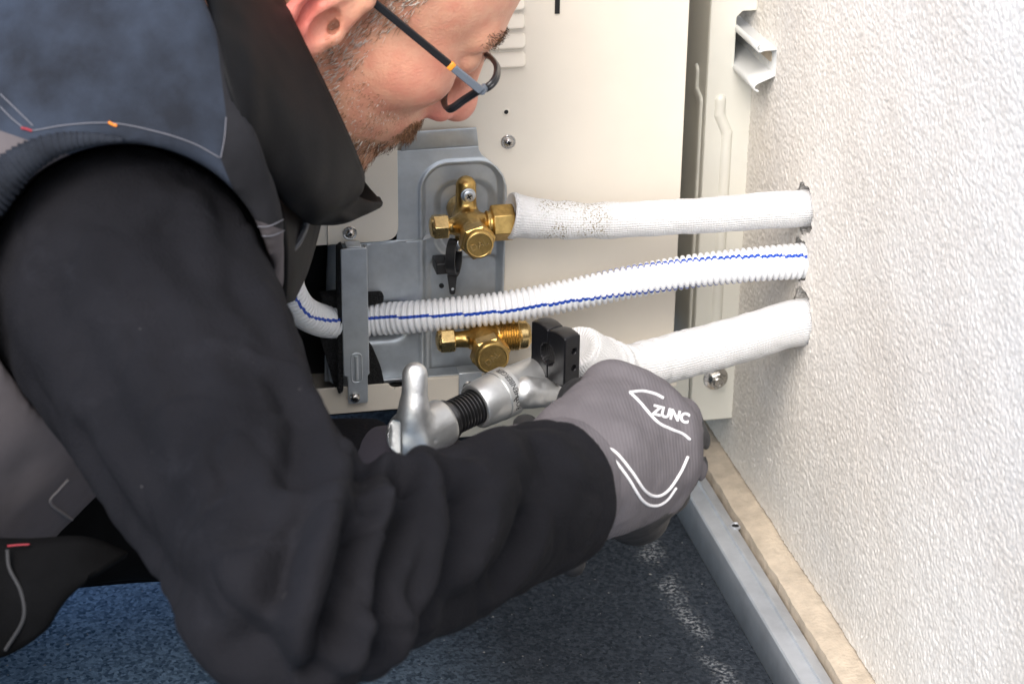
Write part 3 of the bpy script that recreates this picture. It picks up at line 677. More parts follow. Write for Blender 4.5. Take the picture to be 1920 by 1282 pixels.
# black sealing foam round the hose behind the strap
def foam(name, pts, y0, y1):
    s = MB(); poly = rpoly([(PY(x, y, y0)[0], PY(x, y, y0)[2]) for x, y in pts], .002, 3); s.prism(poly, y0, y1); return s.build(name, 'foam', ac, bevel=.001)
foam('foam_pad', [(634, 470), (644, 462), (644, 735), (634, 740)], -.0185, -.0065)
foam('foam_pad', [(600, 556), (640, 552), (640, 590), (608, 580)], -.012, -.002)
foam('foam_pad', [(602, 640), (640, 625), (640, 735), (630, 735)], -.012, -.002)
foam('foam_pad', [(686, 640), (700, 655), (715, 690), (722, 725), (686, 728)], -.012, -.004)
foam('foam_pad', [(688, 552), (720, 551), (720, 568), (688, 575)], -.010, -.004)

# ---------------------------------------------------------------- stop valves
def hexnut(s, o, axis, L, af, mi=0, phase=0, ch=.12, up=(0, 0, 1)):
    R = af/math.sqrt(3); c = R*ch
    s.lathe(o, axis, [(0, R-c), (c*.55, R), (L-c*.55, R), (L, R-c)], 6, mi, up, phase=phase)
def embossed(txt, o, axis, rot, size, parent, m='brass_bright'):
    me = text_mesh(txt, size, .00018, .00006); S, T, A = frame(axis); S = -S if False else S
    R = np.stack([S*math.cos(rot)+T*math.sin(rot), -S*math.sin(rot)+T*math.cos(rot), A], 1)
    co = np.array([v.co[:] for v in me.vertices]) @ R.T+np.asarray(o)
    me.vertices.foreach_set('co', co.ravel()); me.materials.clear(); me.materials.append(MAT[m]); me.update(); return link('lettering', me, parent)
def make_valve(name_label, cx, cz, cy, small, capR, capAF, capY, nut):
    c = np.array([cx, cy, cz]); fr = np.array([cx, capY, cz])
    xl_ = small
    def f(p):
        d = sd_cone(p, c+np.array([0, .030, 0]), c+np.array([0, -.004, 0]), .0088, .0088)
        d = smin(d, sd_cone(p, c+np.array([0, -.004, 0]), np.array([cx, capY+.013, cz]), .0085, .0078), .004)
        d = smin(d, sd_cone(p, c, np.array([xl_+.002, cy, cz]), .0062, .0050), .0045)
        d = smin(d, sd_cone(p, c, np.array([nut[0], cy, cz]), .0072, .0066 if nut[2] else .0085), .005)
        if nut[2]:
            lug = sd_cone(p, np.array([cx, cy+.008, cz]), np.array([cx+.0004, cy+.012, cz+.022]), .0068, .0066)
            d = smin(d, smax(lug, np.abs(p[:, 1]-(cy+.010))-.0065, .002), .004)
            lug = sd_cone(p, np.array([cx, cy+.008, cz]), np.array([cx-.001, cy+.012, cz-.016]), .0068, .0060)
            d = smin(d, smax(lug, np.abs(p[:, 1]-(cy+.012))-.006, .002), .004)
        return d+.00025*vnoise(p, 900)
    v, _, _ = sdf_obj('stop_valve', f, (xl_-.006, min(capY, cy)-.006, cz-.03), (nut[0]+.01, cy+.04, cz+.034), .0009, 'brass', ac); v['label'] = name_label
    s = MB(); af = .0145
    o_ = np.array([xl_, cy, cz]); hexnut(s, o_+np.array([.0055, 0, 0]), (-1, 0, 0), .0100, af, 0, .25); s.lathe(o_+np.array([-.0045, 0, 0]), (-1, 0, 0), [(-.001, af*.50), (.0012, af*.42), (.002, af*.22)], 24, 0)
    s.build('service_cap', 'brass_bright', v, sharp=30, bevel=.0005)
    s = MB(); o_ = np.array([cx, capY+.014, cz]); hexnut(s, o_, (0, -1, 0), .0105, capAF, 0, .26)
    s.lathe(o_, (0, -1, 0), [(.009, capR*1.02), (.0125, capR*1.0), (.0138, capR*.93), (.0142, capR*.82), (.0139, capR*.80), (.0139, capR*.1)], 40, 0)
    cap = s.build('stem_cap', 'brass', v, sharp=30, bevel=.0005)
    return v, cap, o_+np.array([0, -.0139, 0])
ZV = .0983+Z0
v, cap, o_ = make_valve('upper brass stop valve with pipe nut joined', -.0356, ZV, -.030, -.0545, .0094, .0200, -.066, (-.02, 0, True))
embossed('DAL', o_, (0, -1, 0), math.radians(24), .0062, cap)
s = MB(); hexnut(s, np.array([-.0215, -.030, ZV]), (1, 0, 0), .0150, .0205, 0, .30); s.lathe((-.0245, -.030, ZV), (1, 0, 0), [(0, .0080), (.001, .0086), (.002, .0080), (.003, .0086), (.004, .0080)], 28, 0)
s.lathe((-.0068, -.030, ZV), (1, 0, 0), [(0, .0085), (.001, .0075)], 24, 0); s.build('flare_nut', 'brass', v, sharp=30, bevel=.0005)
p = np.array([-.0352, -.030+.004, ZV+.0185]); s = MB(); s.lathe(p, (0, -1, 0), [(0, .0048), (.0008, .0048), (.0010, .0040), (.0030, .0040), (.0036, .003), (.0034, .0016)], 26, 0)
for k in range(2):
    c_, q_ = math.cos(.5+k*1.57), math.sin(.5+k*1.57); s.box((-.0018, -.0037, -.0004), (.0018, -.0030, .0004), 1, np.array([[c_, 0, -q_], [0, 1, 0], [q_, 0, c_]]), p)
s.build('lug_screw', ['galv_bright', 'dark'], v, sharp=40)
ZV2 = .0187+Z0
v2, cap, o_ = make_valve('lower brass stop valve with bare threaded outlet', -.0262, ZV2, -.030, -.0505, .0112, .0225, -.064, (-.018, 0, False))
embossed('DAL', o_, (0, -1, 0), math.radians(42), .0060, cap)
s = MB(); prof = [(0, .0085)]
for k in range(8): prof += [(.002+k*.0014, .0085), (.002+k*.0014+.0007, .0096)]
prof += [(.0135, .0085), (.0140, .0088), (.0175, .0086), (.0195, .0062), (.0195, .004)]
prof = [(h*1.22, r*1.08) for h, r in prof]
s.lathe((-.0185, -.030, ZV2), (1, 0, 0), prof, 36); s.build('threaded_outlet', 'brass_bright', v2, sharp=20)
# lug screw under the upper cap
p = PY(861, 458, -.020); s = MB(); s.lathe(p, (0, -1, 0), [(0, .0045), (.001, .0045), (.0012, .0038), (.003, .0038), (.0036, .003)], 24, 0); s.build('lug_screw', ['galv_bright'], v, sharp=40)

# black cable clamp
def at_(x, y, Y=-.022): return PY(x, y, Y)
c = at_(851, 482, -.020); s = MB(); pts = []
ax_ = unit((.86, -.5, 0.0)); sd_ = unit((.5, .86, 0)); 
outer = [(.0105*math.sin(t), .0125*math.cos(t)) for t in np.linspace(0, 2*math.pi, 40, endpoint=False)]
V = []
for (rr, hw) in ((1.0, -.0032), (1.0, .0032), (.80, .0032), (.80, -.0032)):
    V.append([c+sd_*a*rr*.75+np.array([0, 0, 1])*b_*rr+ax_*hw for a, b_ in outer])
V = np.array(V); n_ = 40; vv = V.reshape(-1, 3); ff = []
for i in range(4):
    for k in range(n_): ff.append((i*n_+k, i*n_+(k+1) % n_, ((i+1) % 4)*n_+(k+1) % n_, ((i+1) % 4)*n_+k))
s.add(vv, ff); cl = s.build('cable_clamp', 'black_plastic', ac, sharp=40, bevel=.0003)
s = MB()
for k in range(5):
    t = 1.9+k*.28; q = c+sd_*.0108*math.sin(t)*.75+np.array([0, 0, 1])*.0128*math.cos(t); s.box((-.0024, -.0006, -.0008), (.0024, .0006, .0008), 0, np.stack([ax_, unit(np.cross((0, 0, 1), ax_)), (0, 0, 1)], 1), q+sd_*-.0*0)
s.build('ratchet_teeth', 'black_plastic', cl)
s = MB(); p = at_(832, 500, -.012); s.box((-.0055, -.004, -.0038), (.005, .012, .0038), 0, None, p); s.build('clip_foot', 'black_plastic', cl, bevel=.0006)
s = MB(); z1, z2 = at_(848, 515, -.016)[2], at_(848, 551, -.016)[2]; x_ = at_(848, 530, -.016)[0]
s.prism(rpoly([(x_-.0035, z1), (x_+.0030, z1), (x_+.0016, z2), (x_-.0016, z2)], [0, 0, .0014, .0014]), -.0172, -.0158); s.lathe((x_, -.0173, z2+.004), (0, -1, 0), [(0, .0010), (.0003, .0010)], 12, 1); s.build('tongue', ['black_plastic', 'galv'], cl, bevel=.0003)

# ================================================================== pipes and hose
def wrapped(name, label, cpts, mat_name, n=150, seg=56, wr=.0006, seed=1, kink=None):
    """insulated pipe: cpts rows of x, y, z, radius; wrinkled quilted sleeve with UVs in metres"""
    q = spline(cpts, n); pts, rad = q[:, :3], q[:, 3]; fr = tube_frames(pts); V = np.zeros((n, seg+1, 3)); th = np.linspace(0, 2*math.pi, seg+1)
    sl = np.r_[0, np.cumsum(np.linalg.norm(np.diff(pts, axis=0), axis=1))]
    for i in range(n):
        d = np.cos(th)[:, None]*fr[i][0]+np.sin(th)[:, None]*fr[i][1]
        V[i] = pts[i]+d*rad[i]
    flat = V.reshape(-1, 3); nz = vnoise(flat*np.array([1, 1, 1]), 70, seed)*wr+vnoise(flat, 190, seed+3)*wr*.4
    th_f = np.tile(th, n); s_f = np.repeat(sl, seg+1)
    if kink:
        for (s0, amp, w_, tw) in kink: nz += amp*np.exp(-((s_f-s0-tw*np.sin(th_f))/w_)**2)
    ctr = np.repeat(pts, seg+1, 0); dirn = flat-ctr; dirn /= np.linalg.norm(dirn, axis=1)[:, None]+1e-9
    nz = nz.reshape(n, seg+1); nz[:, -1] = nz[:, 0]
    V = (flat+dirn*nz.reshape(-1)[:, None]).reshape(n, seg+1, 3)
    # cut end: thickness of the foam turned inwards
    faces = []; verts = V.reshape(-1, 3).tolist(); uv = [(sl[i], th[k]*rad.mean()) for i in range(n) for k in range(seg+1)]
    for i in range(n-1):
        for k in range(seg): a = i*(seg+1)+k; faces.append((a, a+1, a+seg+2, a+seg+1))
    for e_, sg in ((0, -1), (n-1, 1)):
        base = len(verts)
        for (rr, sh) in ((.97, .0006), (.9, .0004), (.62, -.0008), (.45, -.004)):
            for k in range(seg+1): verts.append((pts[e_]+(V[e_, k]-pts[e_])*rr+fr[e_][2]*sg*sh).tolist()); uv.append((0, th[k]*.01))
        prev = [e_*(seg+1)+k for k in range(seg+1)]
        for j in range(4):
            cur = [base+j*(seg+1)+k for k in range(seg+1)]
            for k in range(seg): faces.append((prev[k], prev[k+1], cur[k+1], cur[k]))
            prev = cur
        faces.append(tuple(prev[:-1]))
    me = new_mesh(name, verts, faces, [mat_name]); ul = me.uv_layers.new(name='UVMap')
    li = np.empty(len(me.loops), np.int32); me.loops.foreach_get('vertex_index', li); ul.data.foreach_set('uv', np.asarray(uv)[li].ravel())
    o = link(name, me); bm = bmesh.new(); bm.from_mesh(me); bmesh.ops.recalc_face_normals(bm, faces=bm.faces); bm.to_mesh(me); bm.free()
    return o
def c4(x, y, Y, rpx):
    p = PY(x, y, Y); d = project(p)[2]; return [*p, rpx*d/FPX]
def ext(row, into=.06): p = np.array(row); return [p[0]+into, p[1], p[2], p[3]]
r_end = c4(1511, 391, HOLE['up'][1], 35)
o = wrapped('insulated_pipe', '', [c4(957, 404, -.031, 41), c4(975, 406, -.031, 40), c4(1010, 409, -.033, 37.5), c4(1060, 413, -.036, 35), c4(1150, 413, -.041, 33.5), c4(1300, 405, -.050, 34), c4(1420, 396, -.056, 34.5), r_end, ext(r_end)], 'wrap_scuffed', wr=.0007,
            kink=[(.002, .0012, .002, .001), (.030, -.0008, .004, .003), (.036, .0005, .004, -.002), (.052, -.0005, .004, .003)])
tag(o, 'upper straight white insulated pipe with brown scuff specks joined to the upper brass valve', 'pipe', None)
r_end = c4(1507, 603, HOLE['low'][1], 44)
low = [c4(1078, 652, -.111, 46), c4(1085, 660, -.109, 50), c4(1112, 676, -.104, 51), c4(1140, 684, -.097, 47), c4(1162, 688, -.092, 42), c4(1185, 686, -.088, 42), c4(1215, 681, -.085, 45), c4(1280, 665, -.080, 45), c4(1400, 633, -.075, 44), r_end, ext(r_end)]
o = wrapped('insulated_pipe', '', low, 'wrap', n=220, wr=.0008, seed=5,
            kink=[(.0335, -.0035, .0022, .006), (.028, .0012, .003, .005), (.040, .0010, .003, .006), (.052, .0006, .002, .005), (.062, -.0006, .002, .007), (.073, -.0007, .0018, .006), (.083, -.0005, .002, .007), (.097, -.0007, .002, .006), (.112, -.0004, .002, .005)])
tag(o, 'lower thick white insulated pipe bent at a crease above the grey glove', 'pipe', None)

# corrugated drain hose with two blue stripes
hp = [c4(540, 520, -.055, 27), c4(546, 548, -.048, 29), c4(566, 582, -.034, 30.5), c4(600, 600, -.016, 31), c4(640, 604, -.0075, 31), c4(690, 600, -.0070, 31), c4(730, 597, -.011, 31), c4(800, 592, -.021, 31), c4(940, 577, -.032, 31), c4(1060, 555, -.037, 31), c4(1180, 529, -.043, 31.5), c4(1300, 508, -.050, 32), c4(1420, 495, -.056, 33), c4(1504, 489, HOLE['hose'][1], 34)]
hp.append(ext(hp[-1], .05))
hp[0][3] = hp[1][3]
L = .0; pitch = .0039; base = spline(hp, 600); sl = np.r_[0, np.cumsum(np.linalg.norm(np.diff(base[:, :3], axis=0), axis=1))]
PROF = [(0, -.0019), (.09, -.0018), (.17, -.0006), (.32, .0000), (.65, .0000), (.83, -.0006), (.91, -.0018)]
seg = 64; sv = np.array([(k+u)*pitch for k in range(int(sl[-1]/pitch)) for u, _ in PROF]); dr = np.array([d for k in range(int(sl[-1]/pitch)) for _, d in PROF])
C = np.stack([np.interp(sv, sl, base[:, k]) for k in range(4)], 1); fr = tube_frames(np.stack([np.interp(sv, sl, base[:, k]) for k in range(3)], 1))
th = np.linspace(0, 2*math.pi, seg, endpoint=False); V = []; F = []; mi = []
for i in range(len(sv)):
    d = np.cos(th)[:, None]*fr[i][0]+np.sin(th)[:, None]*fr[i][1]; V.append(C[i, :3]+d*(C[i, 3]+dr[i]))
V = np.concatenate(V); tot = sl[-1]
pr_ = project(np.array([PY(700, 599, -.028)]))
for i in range(len(sv)-1):
    px_, py_, _ = project(C[i, :3]); vw = CAM-C[i, :3]; th0 = math.degrees(math.atan2(np.dot(vw, fr[i][1]), np.dot(vw, fr[i][0])))
    dn = math.degrees(math.atan2(np.dot(MB3[1], fr[i][1]), np.dot(MB3[1], fr[i][0]))); sg_ = 1 if ((dn-th0+180) % 360-180) > 0 else -1
    phi = np.interp(px_, [540, 700, 940, 1060, 1180, 1280, 1504], [-12, -7, 15, 22, 50, 72, 104])
    for k in range(seg):
        a = i*seg+k; b_ = i*seg+(k+1) % seg; F.append((a, b_, b_+seg, a+seg))
        ang = math.degrees(th[k])
        hit = any(abs((ang+3.75-(th0+sg_*(phi+q))+180) % 360-180) < 5.5 for q in (0, -118, 121))
        mi.append(1 if hit else 0)
me = new_mesh('drain_hose', V, F, ['hose', 'hose_blue'], mi); o = link('drain_hose', me)
bm = bmesh.new(); bm.from_mesh(me); bmesh.ops.recalc_face_normals(bm, faces=bm.faces); bm.to_mesh(me); bm.free()
tag(o, 'white corrugated drain hose with blue stripes running between the two pipes', 'hose')

# ================================================================== flaring tool
TA = P(800, 806, 1.205); TB = P(1040, 690, 1.262); tax = unit(TB-TA)
tool = thing('flaring_tool', 'silver hand flaring tool with black yoke clamped on the lower pipe', 'flaring tool', TA)
def TP(x, y): # point on the tool's axis nearest the sight line of a pixel
    r = unit(ray(x, y)); w0 = TA-CAM; b_ = np.dot(tax, r); d_ = np.dot(tax, w0); e_ = np.dot(r, w0); t = (b_*e_-d_)/(1-b_*b_); return TA+tax*t
K = 1.21/FPX
h0, h1 = TP(768, 822), TP(836, 789)
tipA = P(777, 694, 1.185); mid = P(775, 765, 1.185); 
camdir = unit(CAM-TA); sideL = unit(np.cross(tax, camdir))
updir = unit(-MB3[1]-tax*np.dot(-MB3[1], tax))
def f_hub(p):
    hub = sd_cyl(p, h0, h1, 46*K, .0035)
    flare = sd_ell(p, P(768, 815, 1.205), (.0135, .016, .0135))
    lev = sd_cone(p, P(778, 702, 1.188), P(777, 780, 1.192), 23.5*K, 25*K)
    q = (p-P(778, 700, 1.188)) @ camdir
    lev = smax(lev, np.abs(q-.000)-.0052, .003)
    lev = smin(lev, sd_cone(p, P(775, 770, 1.192), P(762, 822, 1.198), 22*K, 30*K), .008)
    d = smin(smin(hub, flare, .006), lev, .005)
    slot = sd_box(p, P(741, 820, 1.195), (.0035, .010, .0085), .0012, MB3.T)
    d = smax(d, -slot, .001)
    for (x, y, r) in ((775, 838, .0019), (816, 827, .0013)):
        c_ = trace0(x, y, hub); d = smax(d, -(np.linalg.norm(p-c_, axis=1)-r), .0003)
    return d+.00008*vnoise(p, 400)
def trace0(x, y, _=None):
    key = (x, y)
    if key not in TR: TR[key] = trace(lambda p: sd_cyl(p, h0, h1, 46*K, .0035), x, y, 1.0) if True else None
    v_ = TR[key]; return v_ if v_ is not None else P(x, y, 1.19)
TR = {}
sdf_obj('handle', f_hub, P(785, 780, 1.2)-.055, P(785, 780, 1.2)+.055, .0011, 'cast', tool)
s = MB(); a0 = TP(826, 793); L1 = np.linalg.norm(TP(905, 757)-a0)
s.lathe(a0, tax, [(0, 38*K), (.0008, 39*K), (.0062, 39*K), (.0072, 36*K)], 36, 0)
prof = []
nth = int(L1/.0024)
for k in range(nth): prof += [(.007+k*.0024, 28*K), (.007+k*.0024+.0008, 34*K), (.007+k*.0024+.0013, 34*K)]
s.lathe(a0, tax, prof, 36, 0); s.build('threaded_spindle', 'spindle', tool, sharp=20)
b0 = TP(893, 768); Lh = np.linalg.norm(TP(1012, 706)-b0)
s = MB(); s.lathe(b0, tax, [(.004, 33*K), (.0, 35*K), (.0, 42*K), (.0012, 45*K), (.010, 47*K), (.0165, 47*K), (.0166, 49*K), (.0262, 49*K), (.0263, 46*K), (.0300, 44*K), (Lh, 40*K), (Lh+.006, 36*K)], 48, 0)
hs = s.build('housing', 'cast', tool, sharp=40, bevel=.0003)
def f_boss(p):
    d = sd_cone(p, P(952, 726, 1.245), P(1000, 702, 1.262), 26*K, 20*K)
    d = smin(d, sd_cone(p, P(945, 725, 1.25), P(990, 695, 1.268), 12*K, 8*K), .005)
    d = smin(d, sd_cone(p, P(985, 735, 1.235), P(1030, 735, 1.245), 32*K, 28*K), .006)
    return d+.0003*vnoise(p, 300)
sdf_obj('lug', f_boss, P(990, 720, 1.245)-.04, P(990, 720, 1.245)+.04, .0012, 'cast', tool)
# maker's lettering round the housing band
me = text_mesh('ROTHENBERGER', .0085, 0.0, .0001); S_, T_, A_ = frame(tax, camdir); co = np.array([v_.co[:] for v_ in me.vertices])
rr = 49*K+.00012; A0 = math.atan2(np.dot(unit(P(957, 735, 1.19)-b0-tax*np.dot(P(957, 735, 1.19)-b0, tax)), T_), np.dot(unit(P(957, 735, 1.19)-b0-tax*np.dot(P(957, 735, 1.19)-b0, tax)), S_))
up_ang = 1 if np.dot(-S_*math.sin(A0)+T_*math.cos(A0), updir) > 0 else -1
W_ = co[:, 0].max()-co[:, 0].min(); ang = A0+up_ang*(co[:, 0]/rr*.50+.10)
pos = b0+tax*(.0214-co[:, 1]*-1*up_ang*0+(-co[:, 1])*.62)[:, None]+(S_*np.cos(ang)[:, None]+T_*np.sin(ang)[:, None])*rr
me.vertices.foreach_set('co', pos.ravel()); me.materials.clear(); me.materials.append(MAT['ink']); me.update(); link('lettering', me, hs)
# ring mark next to the lettering and a small red mark
s = MB(); ringp = []
for t in np.linspace(-1.2, 1.9, 24):
    an = A0-up_ang*.52+up_ang*.16*math.cos(t); ringp.append(b0+tax*(.0214+.0042*math.sin(t))+(S_*math.cos(an)+T_*math.sin(an))*(rr+.0001))
s.tube(ringp, .00028, 6); s.build('ring_mark', 'ink', hs)
# black yoke: two clamped halves with domed, chamfered tops and a threaded bore
bx, by_ = np.array([1., 0, 0]), np.array([0, -1., 0])
yaw_ = math.radians(25); til = math.radians(-8)
bx = np.array([math.cos(yaw_), math.sin(yaw_), 0]); by_ = np.array([math.sin(yaw_), -math.cos(yaw_), 0]); bz = np.array([math.sin(til)*0, 0, 1.])
BR = np.stack([bx, by_, bz], 1)                 # columns: along the pipe, towards the camera, up
cn = P(1058, 680, 1.222)                       # middle of the near vertical edge
hx, hy, hz = .0060, .0080, .0170
for j in range(2):
    cc = cn+bx*hx-by_*(hy+j*2*hy+.0004*j)
    def f(p, cc=cc, j=j):
        q = (p-cc) @ BR
        d = sd_box(q, (0, 0, 0), (hx, hy, hz), .0006)
        dome = np.linalg.norm((q-np.array([0, 0, -.010]))/np.array([1., 1., 1.]), axis=1)-.0262+.0008*j
        cyl = np.hypot(q[:, 0]*.9, q[:, 1]*.75)-.0075
        top = smax(q[:, 2]-(hz-.0045)-.0045*np.clip(1-(cyl/.003), 0, 1), -1e3*np.ones(len(q)), .001)
        d = smax(d, np.linalg.norm(q-np.array([0, 0, -.006]), axis=1)-.0228, .0005)
        bore = np.hypot(q[:, 1]-(-hy if j == 0 else hy), q[:, 2]+.0005)-(.0066+.0003*np.sin(q[:, 0]*4500)); d = smax(d, -bore, .0003)
        if j == 0:
            for zz in (.0055, -.0055): d = smax(d, -smax(np.hypot(q[:, 0]-.0012, q[:, 2]-zz)-.0018, np.abs(q[:, 1]-hy)-.003, .0002), .0003)
        return d
    sdf_obj('yoke_half', f, cc-.022, cc+.022, .0006, 'black_metal', tool)

# ================================================================== the person
person = thing('person', 'man in dark jumper, work vest, glasses and gloves bending over the valves', 'person', (-.45, -.25, 0))
# ---------------------------------------------------------------- head, neck and trunk
HB = MB3.T @ np.array([[.7465, .6575, .1022], [.5438, -.6914, .4756], [.3834, -.2995, -.8737]])     # columns: forward, up, his right
HS = .93
HC = CAM + MB3.T @ (np.array([-.10633, -.21653, 1.24632])*HS)
def to_local(p): return (np.asarray(p)-HC) @ HB/HS
def to_world(q): return HC+(np.asarray(q) @ HB.T)*HS
A3 = lambda *a: np.array(a, float)
def f_head(q):
    d = sd_ell(q, (-.008, .050, 0), (.094, .078, .074))
    d = smin(d, sd_ell(q, (.042, .045, 0), (.050, .054, .061)), .02)
    d = smin(d, sd_ell(q, (.038, -.010, 0), (.052, .060, .059)), .02)
    d = smin(d, sd_ell(q, (.034, -.052, 0), (.048, .040, .051)), .02)
    d = smin(d, sd_ell(q, (.068, -.036, 0), (.028, .030, .034)), .015)
    d = smin(d, sd_cone(q, (-.016, -.02, 0), (-.055, -.16, 0), .048, .052), .02)
    ar = q.copy(); ar[:, 2] = np.abs(ar[:, 2])
    d = smin(d, sd_ell(ar, (.056, -.002, .040), (.030, .024, .021)), .014)
    d = smin(d, sd_cone(ar, (-.006, -.060, .044), (.066, -.084, .014), .018, .015), .022)
    d = smin(d, sd_ell(q, (.074, -.076, 0), (.015, .015, .022)), .012)
    d = smin(d, sd_cone(ar, (.088, .038, .004), (.080, .037, .038), .0095, .009), .012)
    d = smax(d, -(np.linalg.norm(ar-A3(.103, .019, .032), axis=1)-.016), .012)
    d = smin(d, np.linalg.norm(ar-A3(.080, .020, .031), axis=1)-.0125, .003)
    d = smin(d, sd_cone(q, (.090, .028, 0), (.107, -.008, 0), .0078, .0105), .010)
    d = smin(d, sd_ell(q, (.107, -.014, 0), (.0130, .0115, .0120)), .005)
    d = smin(d, sd_ell(ar, (.096, -.020, .0115), (.0115, .0090, .0078)), .004)
    d = smax(d, -sd_ell(ar, (.100, -.0290, .0085), (.0070, .0050, .0045)), .0022)
    d = smin(d, sd_ell(q, (.088, -.045, 0), (.010, .006, .022)), .006)
    d = smin(d, sd_ell(q, (.085, -.056, 0), (.010, .007, .019)), .006)
    # ear
    ar = (ar-A3(-.002, -.005, .076))/A3(.98, 1.2, 1.12)+A3(.0015, .000, .076)
    e = sd_ell(ar, (-.009, .004, .0775), (.0185, .031, .0065))
    hel = [A3(.007, .006, .0765), A3(.007, .022, .079), A3(-.002, .034, .082), A3(-.017, .032, .086), A3(-.026, .016, .088), A3(-.025, -.003, .088), A3(-.017, -.018, .085), A3(-.008, -.028, .081)]
    e = smin(e, sd_chain(ar, hel, [.003, .0042, .0046, .0046, .0044, .0042, .0042, .005], .003), .003)
    e = smin(e, sd_ell(ar, (-.004, -.025, .0790), (.010, .0105, .0052)), .004)
    e = smax(e, -sd_chain(ar, [A3(-.004, .027, .088), A3(-.016, .022, .0915), A3(-.0195, .004, .0925), A3(-.0165, -.006, .091)], [.0035, .0042, .0040, .003], .003), .002)
    e = smin(e, sd_chain(ar, [A3(-.006, .020, .0815), A3(-.0125, .008, .0835), A3(-.0115, -.007, .083), A3(-.005, -.014, .081), A3(.002, -.012, .079)], [.0035, .0040, .0040, .0038, .003], .003), .003)
    e = smax(e, -sd_ell(ar, (-.003, .001, .0855), (.0085, .0105, .0085)), .002)
    e = smin(e, sd_ell(ar, (.0065, -.001, .0770), (.0048, .0065, .0050)), .002)
    e = smax(e, -sd_ell(ar, (.0025, .002, .0765), (.0032, .0042, .0060)), .001)
    d = smin(d, e*1.02, .0030)
    return d
V, F = surfnet(f_head, (-.112, -.15, -.095), (.125, .14, .100), .0014)
HV = V
gauss = lambda c, r: np.exp(-(((V-np.asarray(c))/np.asarray(r))**2).sum(1))
flush = np.clip(1.1*gauss((-.028, .010, .090), (.012, .036, .014))+.9*gauss((-.017, -.026, .086), (.010, .022, .012))+.3*gauss((-.010, -.01, .085), (.02, .03, .012))+.8*gauss((.110, -.014, 0), (.014, .016, .016))+.35*gauss((.066, -.004, .045), (.025, .02, .03))+.8*gauss((.098, -.023, .014), (.009, .008, .009)), 0, .95)
f_, u_, r_ = V[:, 0], V[:, 1], V[:, 2]
def beard_mask(f_, u_, r_):
    line = np.interp(f_, [-.03, .0, .012, .030, .045, .060, .085, .12], [-.045, -.036, -.016, -.030, -.046, -.056, -.052, -.046])
    m1 = (u_ < line) & (f_ > -.028) & (u_ > -.108)
    m2 = (f_ > .078) & (u_ < -.031) & (u_ > -.047) & (np.abs(r_) < .030)
    m3 = (f_ > .012) & (f_ < .030+.10*np.clip(u_, 0, .1)) & (u_ > -.03) & (u_ < .05) & (np.abs(r_) > .05)
    return m1, m2, m3
def hair_mask(f_, u_, r_): return (u_ > .034) & (f_ < np.interp(u_, [.03, .05, .075, .10, .14], [.022, .040, .060, .072, .075])) & ~((np.abs(r_) > .074) & (u_ < .045))
m1, m2, m3 = beard_mask(f_, u_, r_); stub = np.where(m1 | m2, .22+.35*np.clip((f_-.045)/.03, 0, 1), np.where(m3, .10, 0))+np.where(hair_mask(f_, u_, r_), .5, 0)
# trunk under the clothes, joined to the same body
TN = P(330, 150, 1.13); TPV = P(-560, 1030, 1.09)
tv, tf = surfnet(lambda p: smin(sd_chain(p, [TN+A3(-.03, .01, -.01), TN+(TPV-TN)*.35, TPV], [.055, .085, .09], .03), sd_cone(p, to_world((-.04, -.10, -.005)), TN+A3(-.03, .01, -.01), .038, .045), .02), TPV-.14, TN+A3(.16, .14, .14), .008)
allV = np.vstack([to_world(V), tv]); allF = np.vstack([F, tf+len(V)])
me = new_mesh('body', allV, allF, ['skin'])
for nm, arr in (('flush', flush), ('stubble', stub)):
    a = me.attributes.new(nm, 'FLOAT', 'POINT'); a.data.foreach_set('value', np.r_[arr, np.zeros(len(tv))].astype(np.float32))
body = link('body', me, person)

# hair: individual short strands rooted in the skin
gnum = 1e-4
def normal_at(q): return np.stack([f_head(q+gnum*np.eye(3)[k])-f_head(q-gnum*np.eye(3)[k]) for k in range(3)], 1)
def strands(name, idx, dirf, length, width, mats, mpick, n):
    ii = RNG.choice(idx, n); root = HV[ii]+RNG.normal(0, .0009, (n, 3)); N = normal_at(root); N /= np.linalg.norm(N, axis=1)[:, None]
    root -= N*f_head(root)[:, None]
    D = dirf(root, N); D += RNG.normal(0, .22, (n, 3)); D /= np.linalg.norm(D, axis=1)[:, None]
    ln = length(root)*RNG.uniform(.6, 1.25, n); curl = RNG.normal(0, .25, (n, 3))
    p0 = root-N*.0008; p1 = root+D*(ln*.5)[:, None]; p2 = root+(D+curl*.6-N*.25)*ln[:, None]
    s1 = np.cross(D, N); s1 /= np.linalg.norm(s1, axis=1)[:, None]+1e-9; s2 = np.cross(D, s1); w = width*RNG.uniform(.7, 1.3, n)[:, None]
    vs = []
    for p_, k in ((p0, 1.), (p1, .8)):
        for a in (0, 2.094, 4.189): vs.append(p_+(s1*math.cos(a)+s2*math.sin(a))*w*k)
    vs.append(p2); vs = np.stack(vs, 1)                      # n,7,3
    base = np.array([(0, 1, 4), (0, 4, 3), (1, 2, 5), (1, 5, 4), (2, 0, 3), (2, 3, 5), (3, 4, 6), (4, 5, 6), (5, 3, 6)])
    fs = (base[None]+7*np.arange(n)[:, None, None]).reshape(-1, 3)
    me = new_mesh(name, to_world(vs.reshape(-1, 3)), fs, mats, np.repeat(mpick(root), 9)); o = link(name, me, person); o['kind'] = 'stuff'; return o
near = r_ > -.045
bi = np.where(m1 & near)[0]
down = lambda fb, nn: (lambda q, N: np.stack([np.full(len(q), fb), np.full(len(q), -1.), np.zeros(len(q))], 1)+N*nn)
chinw = lambda q: np.clip((q[:, 0]-.045)/.03, 0, 1)
